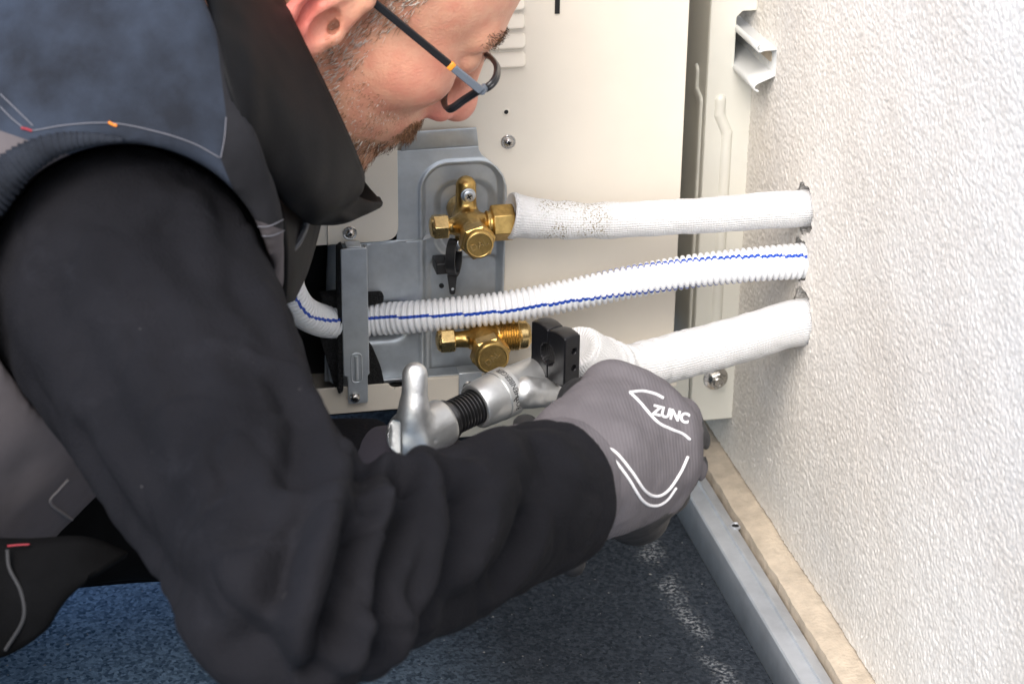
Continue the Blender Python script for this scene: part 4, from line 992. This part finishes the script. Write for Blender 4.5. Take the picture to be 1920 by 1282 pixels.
strands('beard', bi, down(-.35, .35), lambda q: .006+.008*chinw(q)*np.clip((-.055-q[:, 1])/.02, 0, 1), .00022, ['hair_grey', 'hair_ginger', 'hair_dark'],
        lambda q: np.where(RNG.random(len(q)) < .12+.70*chinw(q), np.where(RNG.random(len(q)) < .65, 1, 2), 0), 4300)
strands('moustache', np.where(m2 & near)[0], lambda q, N: np.stack([np.full(len(q), .15), np.full(len(q), -1.), np.sign(q[:, 2])*.4], 1)+N*.35, lambda q: np.full(len(q), .007), .00022, ['hair_ginger', 'hair_brown'], lambda q: (RNG.random(len(q)) < .4).astype(int), 800)
strands('sideburn', np.where(m3 & near)[0], down(-.1, .12), lambda q: np.full(len(q), .007), .0002, ['hair_grey', 'hair_ginger'], lambda q: (RNG.random(len(q)) < .3).astype(int), 420)
strands('stubble', np.where(near & (f_ > .0) & (u_ < .012) & (u_ > -.075) & (f_ < .075) & ~m1 & (u_ < -.012-.35*(f_-.02)))[0], down(-.2, .25), lambda q: np.full(len(q), .0030), .00014, ['hair_grey', 'hair_ginger'], lambda q: (RNG.random(len(q)) < .6).astype(int), 520)
strands('hair', np.where(hair_mask(f_, u_, r_))[0], lambda q, N: np.stack([np.full(len(q), -.8), np.full(len(q), -.35), np.zeros(len(q))], 1)+N*.25, lambda q: np.full(len(q), .016), .0003, ['hair_dark', 'hair_grey', 'hair_brown'], lambda q: RNG.choice([0, 1, 2], len(q), p=[.35, .4, .25]), 9000)
strands('eyebrow', np.where((np.abs(u_-.041) < .005) & (f_ > .070) & (np.abs(r_) > .010) & (np.abs(r_) < .048))[0], lambda q, N: np.stack([np.full(len(q), -.1), np.full(len(q), .25), np.sign(q[:, 2])*.9], 1)+N*.25, lambda q: np.full(len(q), .007), .0002, ['hair_brown', 'hair_dark'], lambda q: (RNG.random(len(q)) < .5).astype(int), 420)

# ---------------------------------------------------------------- glasses
def ray_plane(x, y, p0, n): r = ray(x, y); return CAM+r*np.dot(p0-CAM, n)/np.dot(r, n)
ln_ = unit(HB @ unit(A3(.98, -.16, .10))); lp = to_world((.094, .024, .066))
rim = [(893, 170), (868, 186), (843, 203), (833, 196), (832, 178), (839, 158), (855, 143), (874, 128), (892, 110), (907, 102), (922, 110), (931, 126), (927, 147), (913, 162)]
rimL = np.array([to_local(ray_plane(x, y, lp, ln_)) for x, y in rim])
gl = thing('glasses', 'x', 'x', to_world((.095, .02, 0))); del gl['label']; del gl['category']; gl.parent = person; gl.matrix_parent_inverse = Matrix.Translation(-person.location)
R3 = np.array([to_world(q) for q in rimL]); Rl = R3.mean(0)
loop = spline(np.vstack([R3, R3[:1]]), 80)[:-1]
s = MB(); s.tube(loop, .0016, 10, closed=True); s.tube(loop+ln_*.0016, .0015, 10, closed=True)
s.build('rim', 'frame_black', gl, sharp=None)
s = MB(); N_ = len(loop); c0 = loop.mean(0); s.add([c0+ln_*.0008]+[tuple(q+ln_*.0008) for q in loop], [(0, i+1, (i+1) % N_+1) for i in range(N_)]); s.build('lens', 'lens_thin', gl, sharp=None) if 'lens_thin' in MAT else None
mir = rimL.copy(); mir[:, 2] *= -1; loop2 = spline(np.vstack([to_world(mir), to_world(mir)[:1]]), 80)[:-1]; ln2 = unit(HB @ unit(A3(.98, -.16, -.10)))
s = MB(); s.tube(loop2, .0016, 10, closed=True); s.tube(loop2+ln2*.0016, .0015, 10, closed=True); s.build('rim', 'frame_black', gl, sharp=None)
hn = ray_plane(893, 163, to_world((0, 0, .0715)), HB[:, 2]); te = ray_plane(688, -6, to_world((0, 0, .078)), HB[:, 2])
tdir = unit(te-hn); tup = unit(HB[:, 1]-tdir*np.dot(HB[:, 1], tdir)); tside = np.cross(tdir, tup)
def bar(a, b_, hu, hs, m, nm):
    s = MB(); L_ = np.linalg.norm(b_-a); s.box((0, -hu, -hs), (L_, hu, hs), 0, np.stack([unit(b_-a), tup, tside], 1), a); return s.build(nm, m, gl, bevel=.0006)
Lt = np.linalg.norm(te-hn); fr1 = .215; fr2 = .255
bar(hn-tdir*.004, hn+tdir*Lt*fr1, .0022, .0011, 'frame_grey', 'hinge_block'); bar(hn+tdir*Lt*fr1, hn+tdir*Lt*fr2, .0024, .0013, 'frame_orange', 'temple_band'); bar(hn+tdir*Lt*fr2, te+tdir*.012, .0021, .0012, 'frame_black', 'temple')
s = MB(); s.tube([hn-tdir*.004, loop[np.argmin(np.linalg.norm(loop-hn, axis=1))]], .0024, 10); s.build('end_piece', 'frame_grey', gl)
nb_ = loop[np.argmin([to_local(q)[2] for q in loop])]; nb2 = to_local(nb_)*A3(1, 1, -1); s = MB(); s.tube(spline([nb_, to_world((to_local(nb_)[0]+.002, to_local(nb_)[1]+.004, 0)), to_world(nb2)], 12), .0016, 8); s.build('bridge', 'frame_black', gl)
s = MB(); hn2 = to_world(to_local(hn)*A3(1, 1, -1)); te2 = to_world(to_local(te)*A3(1, 1, -1)); s.tube([hn2, te2], .0018, 8); s.build('temple', 'frame_black', gl)

# ---------------------------------------------------------------- jumper: both sleeves
SH = P(240, 540, 1.012); EL = P(556, 1122, .86); WR = P(1160, 872, 1.105); WC = P(982, 935, 1.048)
SH2 = P(330, 430, 1.27); EL2 = P(400, 925, 1.31); WR2 = P(716, 905, 1.265)
fax = unit(WC-EL)
FOLDS = []
def fold_pts(base, px, n=14): return trace_line(base, px, n)
def arm_base(p):
    d = sd_cone(p, SH, EL, .0686, .0400)
    d = smin(d, sd_cone(p, EL, WR, .0400, .0385), .022)
    return d
for px, dep, w_ in (([(690, 846), (668, 930), (650, 1040), (622, 1180)], .0070, .0075), ([(738, 868), (748, 950), (728, 1060), (700, 1230)], .0055, .007),
                    ([(150, 830), (270, 1010), (420, 1200)], .0035, .010), ([(850, 885), (868, 975), (835, 1080), (775, 1190)], .0045, .009), ([(1020, 850), (1006, 950), (940, 1060), (860, 1130)], .0030, .010),
                    ([(330, 420), (420, 560), (510, 740), (560, 880)], .0040, .012), ([(100, 560), (210, 760), (330, 960)], .0030, .012), ([(470, 900), (520, 1010), (520, 1130), (480, 1240)], .0035, .012),
                    ([(639, 830), (590, 950), (536, 1040), (520, 1110)], .0040, .006), ([(669, 975), (648, 1100), (590, 1262)], .0040, .005), ([(699, 955), (696, 1033), (676, 1125)], .0045, .0045), ([(764, 895), (797, 940), (790, 1015), (764, 1120)], .0040, .0055), ([(1007, 970), (985, 1030), (945, 1085)], .0030, .006), ([(540, 720), (575, 800), (560, 900)], .0030, .007), ([(420, 400), (450, 520), (520, 640)], .0025, .008), ([(240, 400), (330, 620), (420, 860)], .0022, .014),
                    ([(715, 850), (712, 960), (688, 1080), (660, 1220)], -.0040, .006), ([(790, 858), (808, 960), (785, 1080), (735, 1210)], -.0030, .008), ([(930, 800), (940, 920), (895, 1050)], -.0025, .012), ([(640, 800), (640, 900), (615, 1040), (570, 1180)], -.0045, .010)):
    q = fold_pts(arm_base, px)
    if len(q) > 2: FOLDS.append((q, dep, w_))
def f_sleeve(p): return smax(arm_base(p), (p-WC) @ fax, .004)
def crease(V):
    """sink the cloth along the traced folds, along the sleeve's own normal"""
    add = np.zeros(len(V))
    for q, dep, w_ in FOLDS:
        dd_ = np.full(len(V), 9.)
        for i in range(len(q)-1): dd_ = np.minimum(dd_, sd_cone(V, q[i], q[i+1], 0, 0))
        add += (1.55 if w_ < .008 else 1.5)*dep*(np.exp(-(dd_/w_)**2)-.35*np.exp(-((dd_-1.9*w_)/(.8*w_))**2))
    add += .0022*vnoise(V, 22, 2)+.0013*vnoise(V, 55, 5)+.0006*vnoise(V, 130, 6)
    dE = np.linalg.norm(V-EL, axis=1); cr = .0012+.0018*np.exp(-(dE/.11)**2)
    W_ = V+.012*np.stack([vnoise(V, 30, 11), vnoise(V, 30, 12), vnoise(V, 30, 13)], 1)
    add += cr*(np.clip(1-np.abs(vnoise(W_, 38, 14))*2.2, 0, 1)**2)-cr*.25
    N = np.stack([arm_base(V+1e-4*np.eye(3)[k])-arm_base(V-1e-4*np.eye(3)[k]) for k in range(3)], 1); N /= np.linalg.norm(N, axis=1)[:, None]+1e-9
    return V-N*add[:, None]
def f_sleeve2(p):
    d = smin(sd_cone(p, SH2, EL2, .062, .048), sd_cone(p, EL2, WR2, .048, .038), .03)
    return smax(d, (p-WR2) @ unit(WR2-EL2), .004)+.003*vnoise(p, 28, 8)
allp = np.array([SH, EL, WC]); jv, jf = surfnet(f_sleeve, allp.min(0)-.085, allp.max(0)+.085, .0022); jv = crease(jv)
allp = np.array([SH2, EL2, WR2]); jv2, jf2 = surfnet(f_sleeve2, allp.min(0)-.08, allp.max(0)+.08, .004)
jumper = link('jumper', new_mesh('jumper', np.vstack([jv, jv2]), np.vstack([jf, jf2+len(jv)]), ['jumper']), person)

# ---------------------------------------------------------------- work vest
tax_ = unit(TPV-TN); tdep = unit(MB3[2]-tax_*np.dot(MB3[2], tax_)); tnor = np.cross(tax_, tdep)
TB3 = np.stack([tax_, tdep, tnor], 1)
tocam = unit(CAM-SH)
seam_n = unit(np.cross(ray(0, 245), ray(545, 436)))
if np.dot(seam_n, MB3[1]) < 0: seam_n = -seam_n
def left_of(a, b_):
    n_ = unit(np.cross(ray(*a), ray(*b_))); return n_ if np.dot(n_, MB3[0]) > 0 else -n_
CUT1 = left_of((386, 20), (543, 425)); CUT2 = left_of((543, 425), (526, 650))      # front edge of the open vest
def vest_solid(p):
    q = (p-TN) @ TB3; t = q[:, 0]
    e = np.hypot(q[:, 1]/.172, q[:, 2]/.127); e = (e-1)*.127*1.1
    d = smax(e, np.abs(t-.27)-.34, .06)
    d = smin(d, sd_ell(p, P(330, 215, 1.045), (.085, .085, .085)), .05)
    d = smin(d, sd_cone(p, P(250, 190, 1.03), P(430, 330, 1.03), .060, .055), .04)
    return d
def f_vest(p):
    d = smax(smax(vest_solid(p), (p-CAM) @ CUT1, .008), (p-CAM) @ CUT2, .012)
    m_ = np.abs(d) < .03
    if m_.any():
        d = d.copy(); d[m_] += .0022*vnoise(p[m_], 22, 4)+.0010*vnoise(p[m_], 60, 9)
    hole = np.minimum(sd_cone(p, SH, SH+tocam*.25, .0698, .0698-.0155), arm_base(p)-.0015)
    return smax(d, -hole, .003)
allp = np.array([TN, TPV]); VV, VF = surfnet(f_vest, allp.min(0)-A3(.05, .24, .22), allp.max(0)+A3(.24, .20, .22), .0032)
bm = bmesh.new(); tmp = new_mesh('t', VV, VF); bm.from_mesh(tmp); bpy.data.meshes.remove(tmp)
panel_px = [(395, -40), (412, 120), (424, 220), (413, 296), (445, 375), (482, 445)]
cuts = [seam_n]+[left_of(panel_px[i], panel_px[i+1]) for i in range(len(panel_px)-1)]
for n_ in cuts: bmesh.ops.bisect_plane(bm, geom=bm.verts[:]+bm.edges[:]+bm.faces[:], plane_co=CAM.tolist(), plane_no=n_.tolist(), dist=1e-5)
me = bpy.data.meshes.new('vest'); bm.to_mesh(me); bm.free()
fc = np.array([p_.center[:] for p_ in me.polygons]); fp = project(fc); below = (fc-CAM) @ seam_n > 0
dark_ = (~below) & (fp[:, 0] > np.interp(fp[:, 1], [q[1] for q in panel_px], [q[0] for q in panel_px]))
for mm in ('vest_navy', 'vest_grey', 'vest_dark'): me.materials.append(MAT[mm])
me.polygons.foreach_set('material_index', np.where(below, 1, np.where(dark_, 2, 0)).astype(np.int32)); me.polygons.foreach_set('use_smooth', np.full(len(me.polygons), True)); me.update()
vest = link('vest', me, person)
def stitch(px, r, m, nm, f=f_vest, n=60, lift=.0002, parent=None, d0=.75):
    q = trace_line(f, px, n, lift, d0)
    if len(q) > 3:
        s = MB(); s.tube(q, r, 6); return s.build(nm, m, parent or vest, sharp=None)
stitch([(58, 246), (130, 234), (210, 231), (290, 246), (360, 268), (412, 296)], .0003, 'thread', 'stitching')
stitch([(414, 296), (421, 258), (424, 220)], .0003, 'thread', 'stitching')
stitch([(0, 176), (30, 205), (62, 236)], .0003, 'thread', 'stitching'); stitch([(0, 200), (22, 222), (48, 243)], .0003, 'thread', 'stitching')
stitch([(40, 240), (52, 243), (60, 246)], .0007, 'red_thread', 'bar_tack'); stitch([(203, 229), (212, 234), (219, 236)], .0007, 'orange', 'paint_fleck')
stitch([(482, 425), (505, 424), (535, 410)], .0003, 'thread', 'stitching'); stitch([(482, 442), (510, 442), (538, 430)], .0003, 'thread', 'stitching')

# collar: a stiff stand collar round the neck
cu_ = [(470, -130, 1.16), (505, -60, 1.115), (527, 0, 1.085), (560, 70, 1.058), (602, 155, 1.048), (650, 258, 1.055), (676, 322, 1.080), (676, 352, 1.10), (668, 372, 1.125), (712, 381, 1.165), (668, 320, 1.24), (600, 200, 1.27), (540, 20, 1.28)]
cl_ = [(330, -130, 1.07), (366, -60, 1.02), (387, 0, .985), (405, 90, .962), (432, 185, .958), (472, 285, .975), (528, 370, 1.01), (575, 410, 1.05), (600, 416, 1.10), (640, 412, 1.15), (590, 380, 1.22), (520, 260, 1.26), (440, 60, 1.28)]
U3 = spline([P(*q) for q in cu_], 110); L3 = spline([P(*q) for q in cl_], 110)
V = np.zeros((22, 110, 3))
for i, t in enumerate(np.linspace(0, 1, 22)):
    g = L3*(1-t)+U3*t; out = unit(CAM-P(520, 200, 1.05))
    side = np.where(np.arange(110) < 66, 1., -.4)[:, None]
    V[i] = g+out*(.016*math.sin(math.pi*t**.8))*side
flat = V.reshape(-1, 3); si, ti = np.meshgrid(np.arange(22)/22., np.arange(110)/110., indexing='ij'); pa = np.stack([ti.ravel()*26+si.ravel()*3, si.ravel()*3.2, np.zeros(si.size)], 1)
V = (flat+unit(CAM-P(520, 200, 1.05))*(.0028*vnoise(flat, 32, 3)+.0014*vnoise(flat, 80, 6)+.0055*vnoise(pa, 1, 4)*(1-.6*si.ravel()))[:, None]).reshape(V.shape)
s = MB(); s.grid(V); collar = s.build('collar', 'vest_black', vest, sharp=None, solid=.004)
s = MB(); s.tube(V[-1][:70]+out*.0012, .0017, 8); s.build('piping', 'vest_black', collar, sharp=None)
s = MB(); s.tube(V[-3][:66]+out*.0030, .0004, 6); s.build('stitching', 'thread_dark', collar, sharp=None)
s = MB(); s.tube(V[:, 62][2:]+out*.0030, .0004, 6); s.build('stitching', 'thread_dark', collar, sharp=None)
# shoulder strap panel between yoke and collar, running down to the chest seam
def strip(nm, m, pa, pb, n=40, k=8, bulge=.006, parent=None, solid=.003):
    a = spline([P(*q) for q in pa], n); b_ = spline([P(*q) for q in pb], n); V = np.array([a*(1-t)+b_*t+unit(CAM-a.mean(0))*bulge*math.sin(math.pi*t) for t in np.linspace(0, 1, k)])
    s = MB(); s.grid(V); return s.build(nm, m, parent or vest, sharp=None, solid=solid)
strip('rib_knit', 'vest_black', [(500, 350, 1.02), (520, 400, 1.025), (530, 450, 1.03), (532, 520, 1.04), (530, 570, 1.045)], [(600, 372, 1.11), (600, 405, 1.11), (590, 450, 1.11), (572, 510, 1.095), (548, 562, 1.07)], 40, 10, .006)
zq = spline([P(574, 405, 1.06), P(572, 425, 1.062), P(560, 452, 1.055), P(546, 470, 1.05)], 34); s = MB()
for i in range(len(zq)): s.lathe(zq[i], unit(zq[min(i+1, 33)]-zq[max(i-1, 0)]), [(-.0006, .0020), (.0006, .0020)], 8)
s.build('zip_teeth', 'zip_metal', vest)
# gathered elastic at the armhole, and the hem
ql = trace_line(vest_solid, [(-30, 372), (20, 322), (60, 292), (110, 270), (170, 261), (230, 262)], 160, 0, .75); s = MB(); rr_ = .0074+.0005*np.sin(np.arange(160)*.95+1.5*np.sin(np.arange(160)*.11))+.0004*np.sin(np.arange(160)*2.1+1); rr_ *= np.linspace(1.5, .15, 160)
s.tube(ql, rr_[:len(ql)], 20); s.build('armhole_gather', 'vest_gather', vest, sharp=None)
stitch([(128, 898), (110, 918), (94, 940), (118, 962), (150, 982), (186, 994)], .0009, 'vest_piping', 'piping', lift=.0004)

# ---------------------------------------------------------------- trousers and boots
KN2 = P(590, 945, 1.34); HP = A3(-.62, -.17, .20); HP1 = A3(-.60, -.33, .20); KN1 = A3(-.36, -.42, .075)
def f_tr(p):
    d = sd_ell(p, (HP+HP1)/2+A3(-.04, 0, .02), (.15, .19, .13))
    d = smin(d, sd_cone(p, HP, KN2, .070, .040), .03); d = smin(d, sd_cone(p, HP1, KN1, .085, .062), .03)
    d = smin(d, sd_cone(p, KN2, KN2*A3(1, 1, 0)+A3(-.36, .06, .06), .038, .040), .012); d = smin(d, sd_cone(p, KN1, A3(-.78, -.42, .055), .058, .045), .01)
    return np.maximum(d+.003*vnoise(p, 30, 3), .003-p[:, 2])
V, F = surfnet(f_tr, (-.85, -.58, -.005), (.02, .16, .40), .006); trou = link('trousers', new_mesh('trousers', V, F, ['trousers']), person)
# hanging holster pocket at the hip
strip('holster_pocket', 'trousers', [(-40, 1010, 1.0), (60, 1012, .99), (160, 1010, .985), (238, 1040, .99)], [(-40, 1235, 1.0), (20, 1222, .995), (80, 1180, .985), (112, 1112, .98)], 40, 12, .012, trou, .004)
s = MB(); s.tube(spline([P(14, 1030, .983), P(18, 1065, .980), P(40, 1110, .978), P(44, 1160, .980), P(10, 1218, .99)], 50), .0010, 8); s.build('pocket_edge', 'trouser_edge', trou, sharp=None)
s = MB(); s.tube(spline([P(14, 1023, .984), P(36, 1021, .983), P(56, 1020, .983)], 10), .0005, 6); s.build('bar_tack', 'red_thread', trou, sharp=None)
for (c, nm) in ((A3(-.80, -.42, .05), 'boot'), (KN2*A3(1, 1, 0)+A3(-.40, .07, .05), 'boot')):
    def f(p, c=c): return np.maximum(smin(sd_ell(p, c, (.045, .045, .05)), sd_cone(p, c+A3(-.02, 0, -.01), c+A3(-.14, 0, -.015), .045, .033), .02), .002-p[:, 2])
    V, F = surfnet(f, c-A3(.2, .06, .06), c+A3(.06, .06, .07), .006); link(nm, new_mesh(nm, V, F, ['boot']), person)

# ---------------------------------------------------------------- gloves
K1 = [P(1214, 766, 1.142), P(1252, 806, 1.134), P(1258, 862, 1.134), P(1238, 914, 1.142)]
def f_glove(p):
    wr_ = P(1085, 888, 1.105)
    d = None
    for k, rk in zip(K1, (.0165, .0175, .0170, .0155)):
        e = sd_cone(p, wr_+(k-wr_)*.15, k, .031, rk); d = e if d is None else smin(d, e, .012)
    d = smin(d, sd_cone(p, P(1100, 850, 1.115), P(1150, 745, 1.140), .030, .0195), .018)         # thenar and thumb root
    d = smin(d, sd_cone(p, P(1150, 745, 1.140), P(1088, 752, 1.185), .0170, .0125), .006)
    d = smin(d, sd_cone(p, P(1088, 752, 1.185), P(1060, 790, 1.20), .0125, .0100), .004)
    d = smin(d, sd_cone(p, P(1120, 900, 1.125), P(1190, 955, 1.165), .028, .020), .014)           # heel of the hand
    tips = [((1272, 786, 1.160), (1262, 806, 1.198), (1196, 800, 1.21)), ((1286, 824, 1.158), (1276, 850, 1.198), (1214, 846, 1.21)), ((1284, 874, 1.160), (1268, 896, 1.198), (1206, 888, 1.208)), ((1258, 926, 1.166), (1238, 940, 1.196), (1190, 932, 1.202))]
    gaps = [((1268, 794, 1.130), (1300, 806, 1.170)), ((1290, 842, 1.125), (1318, 850, 1.170)), ((1284, 896, 1.130), (1302, 906, 1.172))]
    for k, t3, rk in zip(K1, tips, (.0120, .0122, .0115, .0102)):
        e = sd_cone(p, k, P(*t3[0]), rk*1.25, rk); e = smin(e, sd_cone(p, P(*t3[0]), P(*t3[1]), rk, rk*.95), .003); e = smin(e, sd_cone(p, P(*t3[1]), P(*t3[2]), rk*.95, rk*.85), .003)
        d = smin(d, e, .004)
    for a, b_ in gaps: d = smax(d, -sd_cone(p, P(*a), P(*b_), .0025, .0050), .004)
    for a, b_, c2 in (((1150, 905, 1.085), (1185, 885, 1.09), (1225, 880, 1.10)), ((1120, 930, 1.09), (1160, 945, 1.10), (1200, 950, 1.12))):
        d = smax(d, -smin(sd_cone(p, P(*a), P(*b_), .0010, .0014), sd_cone(p, P(*b_), P(*c2), .0014, .001), .002), .006)
    return d+.0011*vnoise(p, 60, 3)+.0005*vnoise(p, 150, 4)
c_ = P(1180, 850, 1.15); V, F = surfnet(f_glove, c_-.095, c_+.095, .0016)
fc = V[F].mean(1); fp = project(fc); black = (fp[:, 2] > 1.152+.010*np.sin(fp[:, 1]/23.)) | ((fp[:, 2] > 1.125) & (fp[:, 1] > 962))
glove = link('glove', new_mesh('glove', V, F, ['glove', 'glove_black'], black.astype(int)), person)
for px in ([(1134, 838), (1155, 848), (1185, 884), (1210, 920), (1232, 930), (1254, 918), (1276, 886), (1290, 856)], [(1136, 852), (1152, 862), (1178, 896), (1205, 938), (1228, 948), (1250, 938), (1268, 914)],
           [(1181, 735), (1200, 754), (1232, 790), (1258, 804), (1280, 813), (1294, 824)], [(1181, 735), (1205, 733), (1228, 738), (1244, 746)]):
    q = trace_line(f_glove, px, 60, .0003, .9)
    if len(q) > 3: s = MB(); s.tube(q, .00085, 8); s.build('piping', 'white_print', glove, sharp=None)
me = text_mesh('ZUNC', 26, 0, 1.2); co = np.array([v_.co[:] for v_ in me.vertices]); an = math.radians(14); hit = []
pxy = np.stack([1258+(co[:, 0]*math.cos(an)+co[:, 1]*math.sin(an))*.95, 777+(co[:, 0]*math.sin(an)-co[:, 1]*math.cos(an))], 1); hit = trace_many(f_glove, pxy, .95, 1.3)
for i_ in range(len(hit)): hit[i_] = P(*pxy[i_], 1.16) if np.isnan(hit[i_, 0]) else hit[i_]-unit(ray(*pxy[i_]))*.0004
me.vertices.foreach_set('co', np.array(hit).ravel()); me.materials.clear(); me.materials.append(MAT['white_print']); me.update(); link('lettering', me, glove)
# knitted wrist of the right glove
s = MB(); wa, wb = P(960, 925, 1.05), P(1092, 889, 1.105); S_, T_, A_ = frame(wb-wa); V = []
for t in np.linspace(0, 1, 26):
    V.append([wa+(wb-wa)*t+(S_*math.cos(a)+T_*math.sin(a))*(.0335-.001*t+.0006*math.sin(t*70)) for a in np.linspace(0, 2*math.pi, 60)])
s.grid(V); s.build('knit_cuff', 'glove', glove, sharp=None)
# left glove, mostly hidden behind the right forearm, one fingertip below it
def f_glove2(p):
    w2 = P(720, 900, 1.26); pc = P(905, 955, 1.225)
    d = smin(sd_cone(p, WR2, w2+(pc-w2)*.3, .034, .033), sd_cone(p, w2+(pc-w2)*.3, pc, .033, .034), .02)
    for a, b_, c2 in (((980, 900, 1.20), (1010, 840, 1.20), (985, 800, 1.21)), ((1000, 930, 1.20), (1035, 870, 1.20), (1010, 820, 1.21)), ((1005, 965, 1.20), (1050, 915, 1.20), (1030, 860, 1.21)), ((985, 985, 1.18), (1052, 1020, 1.16), (1073, 1056, 1.145))):
        e = smin(sd_cone(p, pc, P(*a), .022, .0135), sd_cone(p, P(*a), P(*b_), .0132, .012), .004); d = smin(d, smin(e, sd_cone(p, P(*b_), P(*c2), .012, .0078), .003), .005)
    return d+.0005*vnoise(p, 80, 2)
c_ = P(890, 920, 1.2); V, F = surfnet(f_glove2, c_-.12, c_+.12, .0025); fp = project(V[F].mean(1))
link('glove', new_mesh('glove', V, F, ['glove_dark', 'glove_black'], (fp[:, 0] > 860).astype(int)), person)
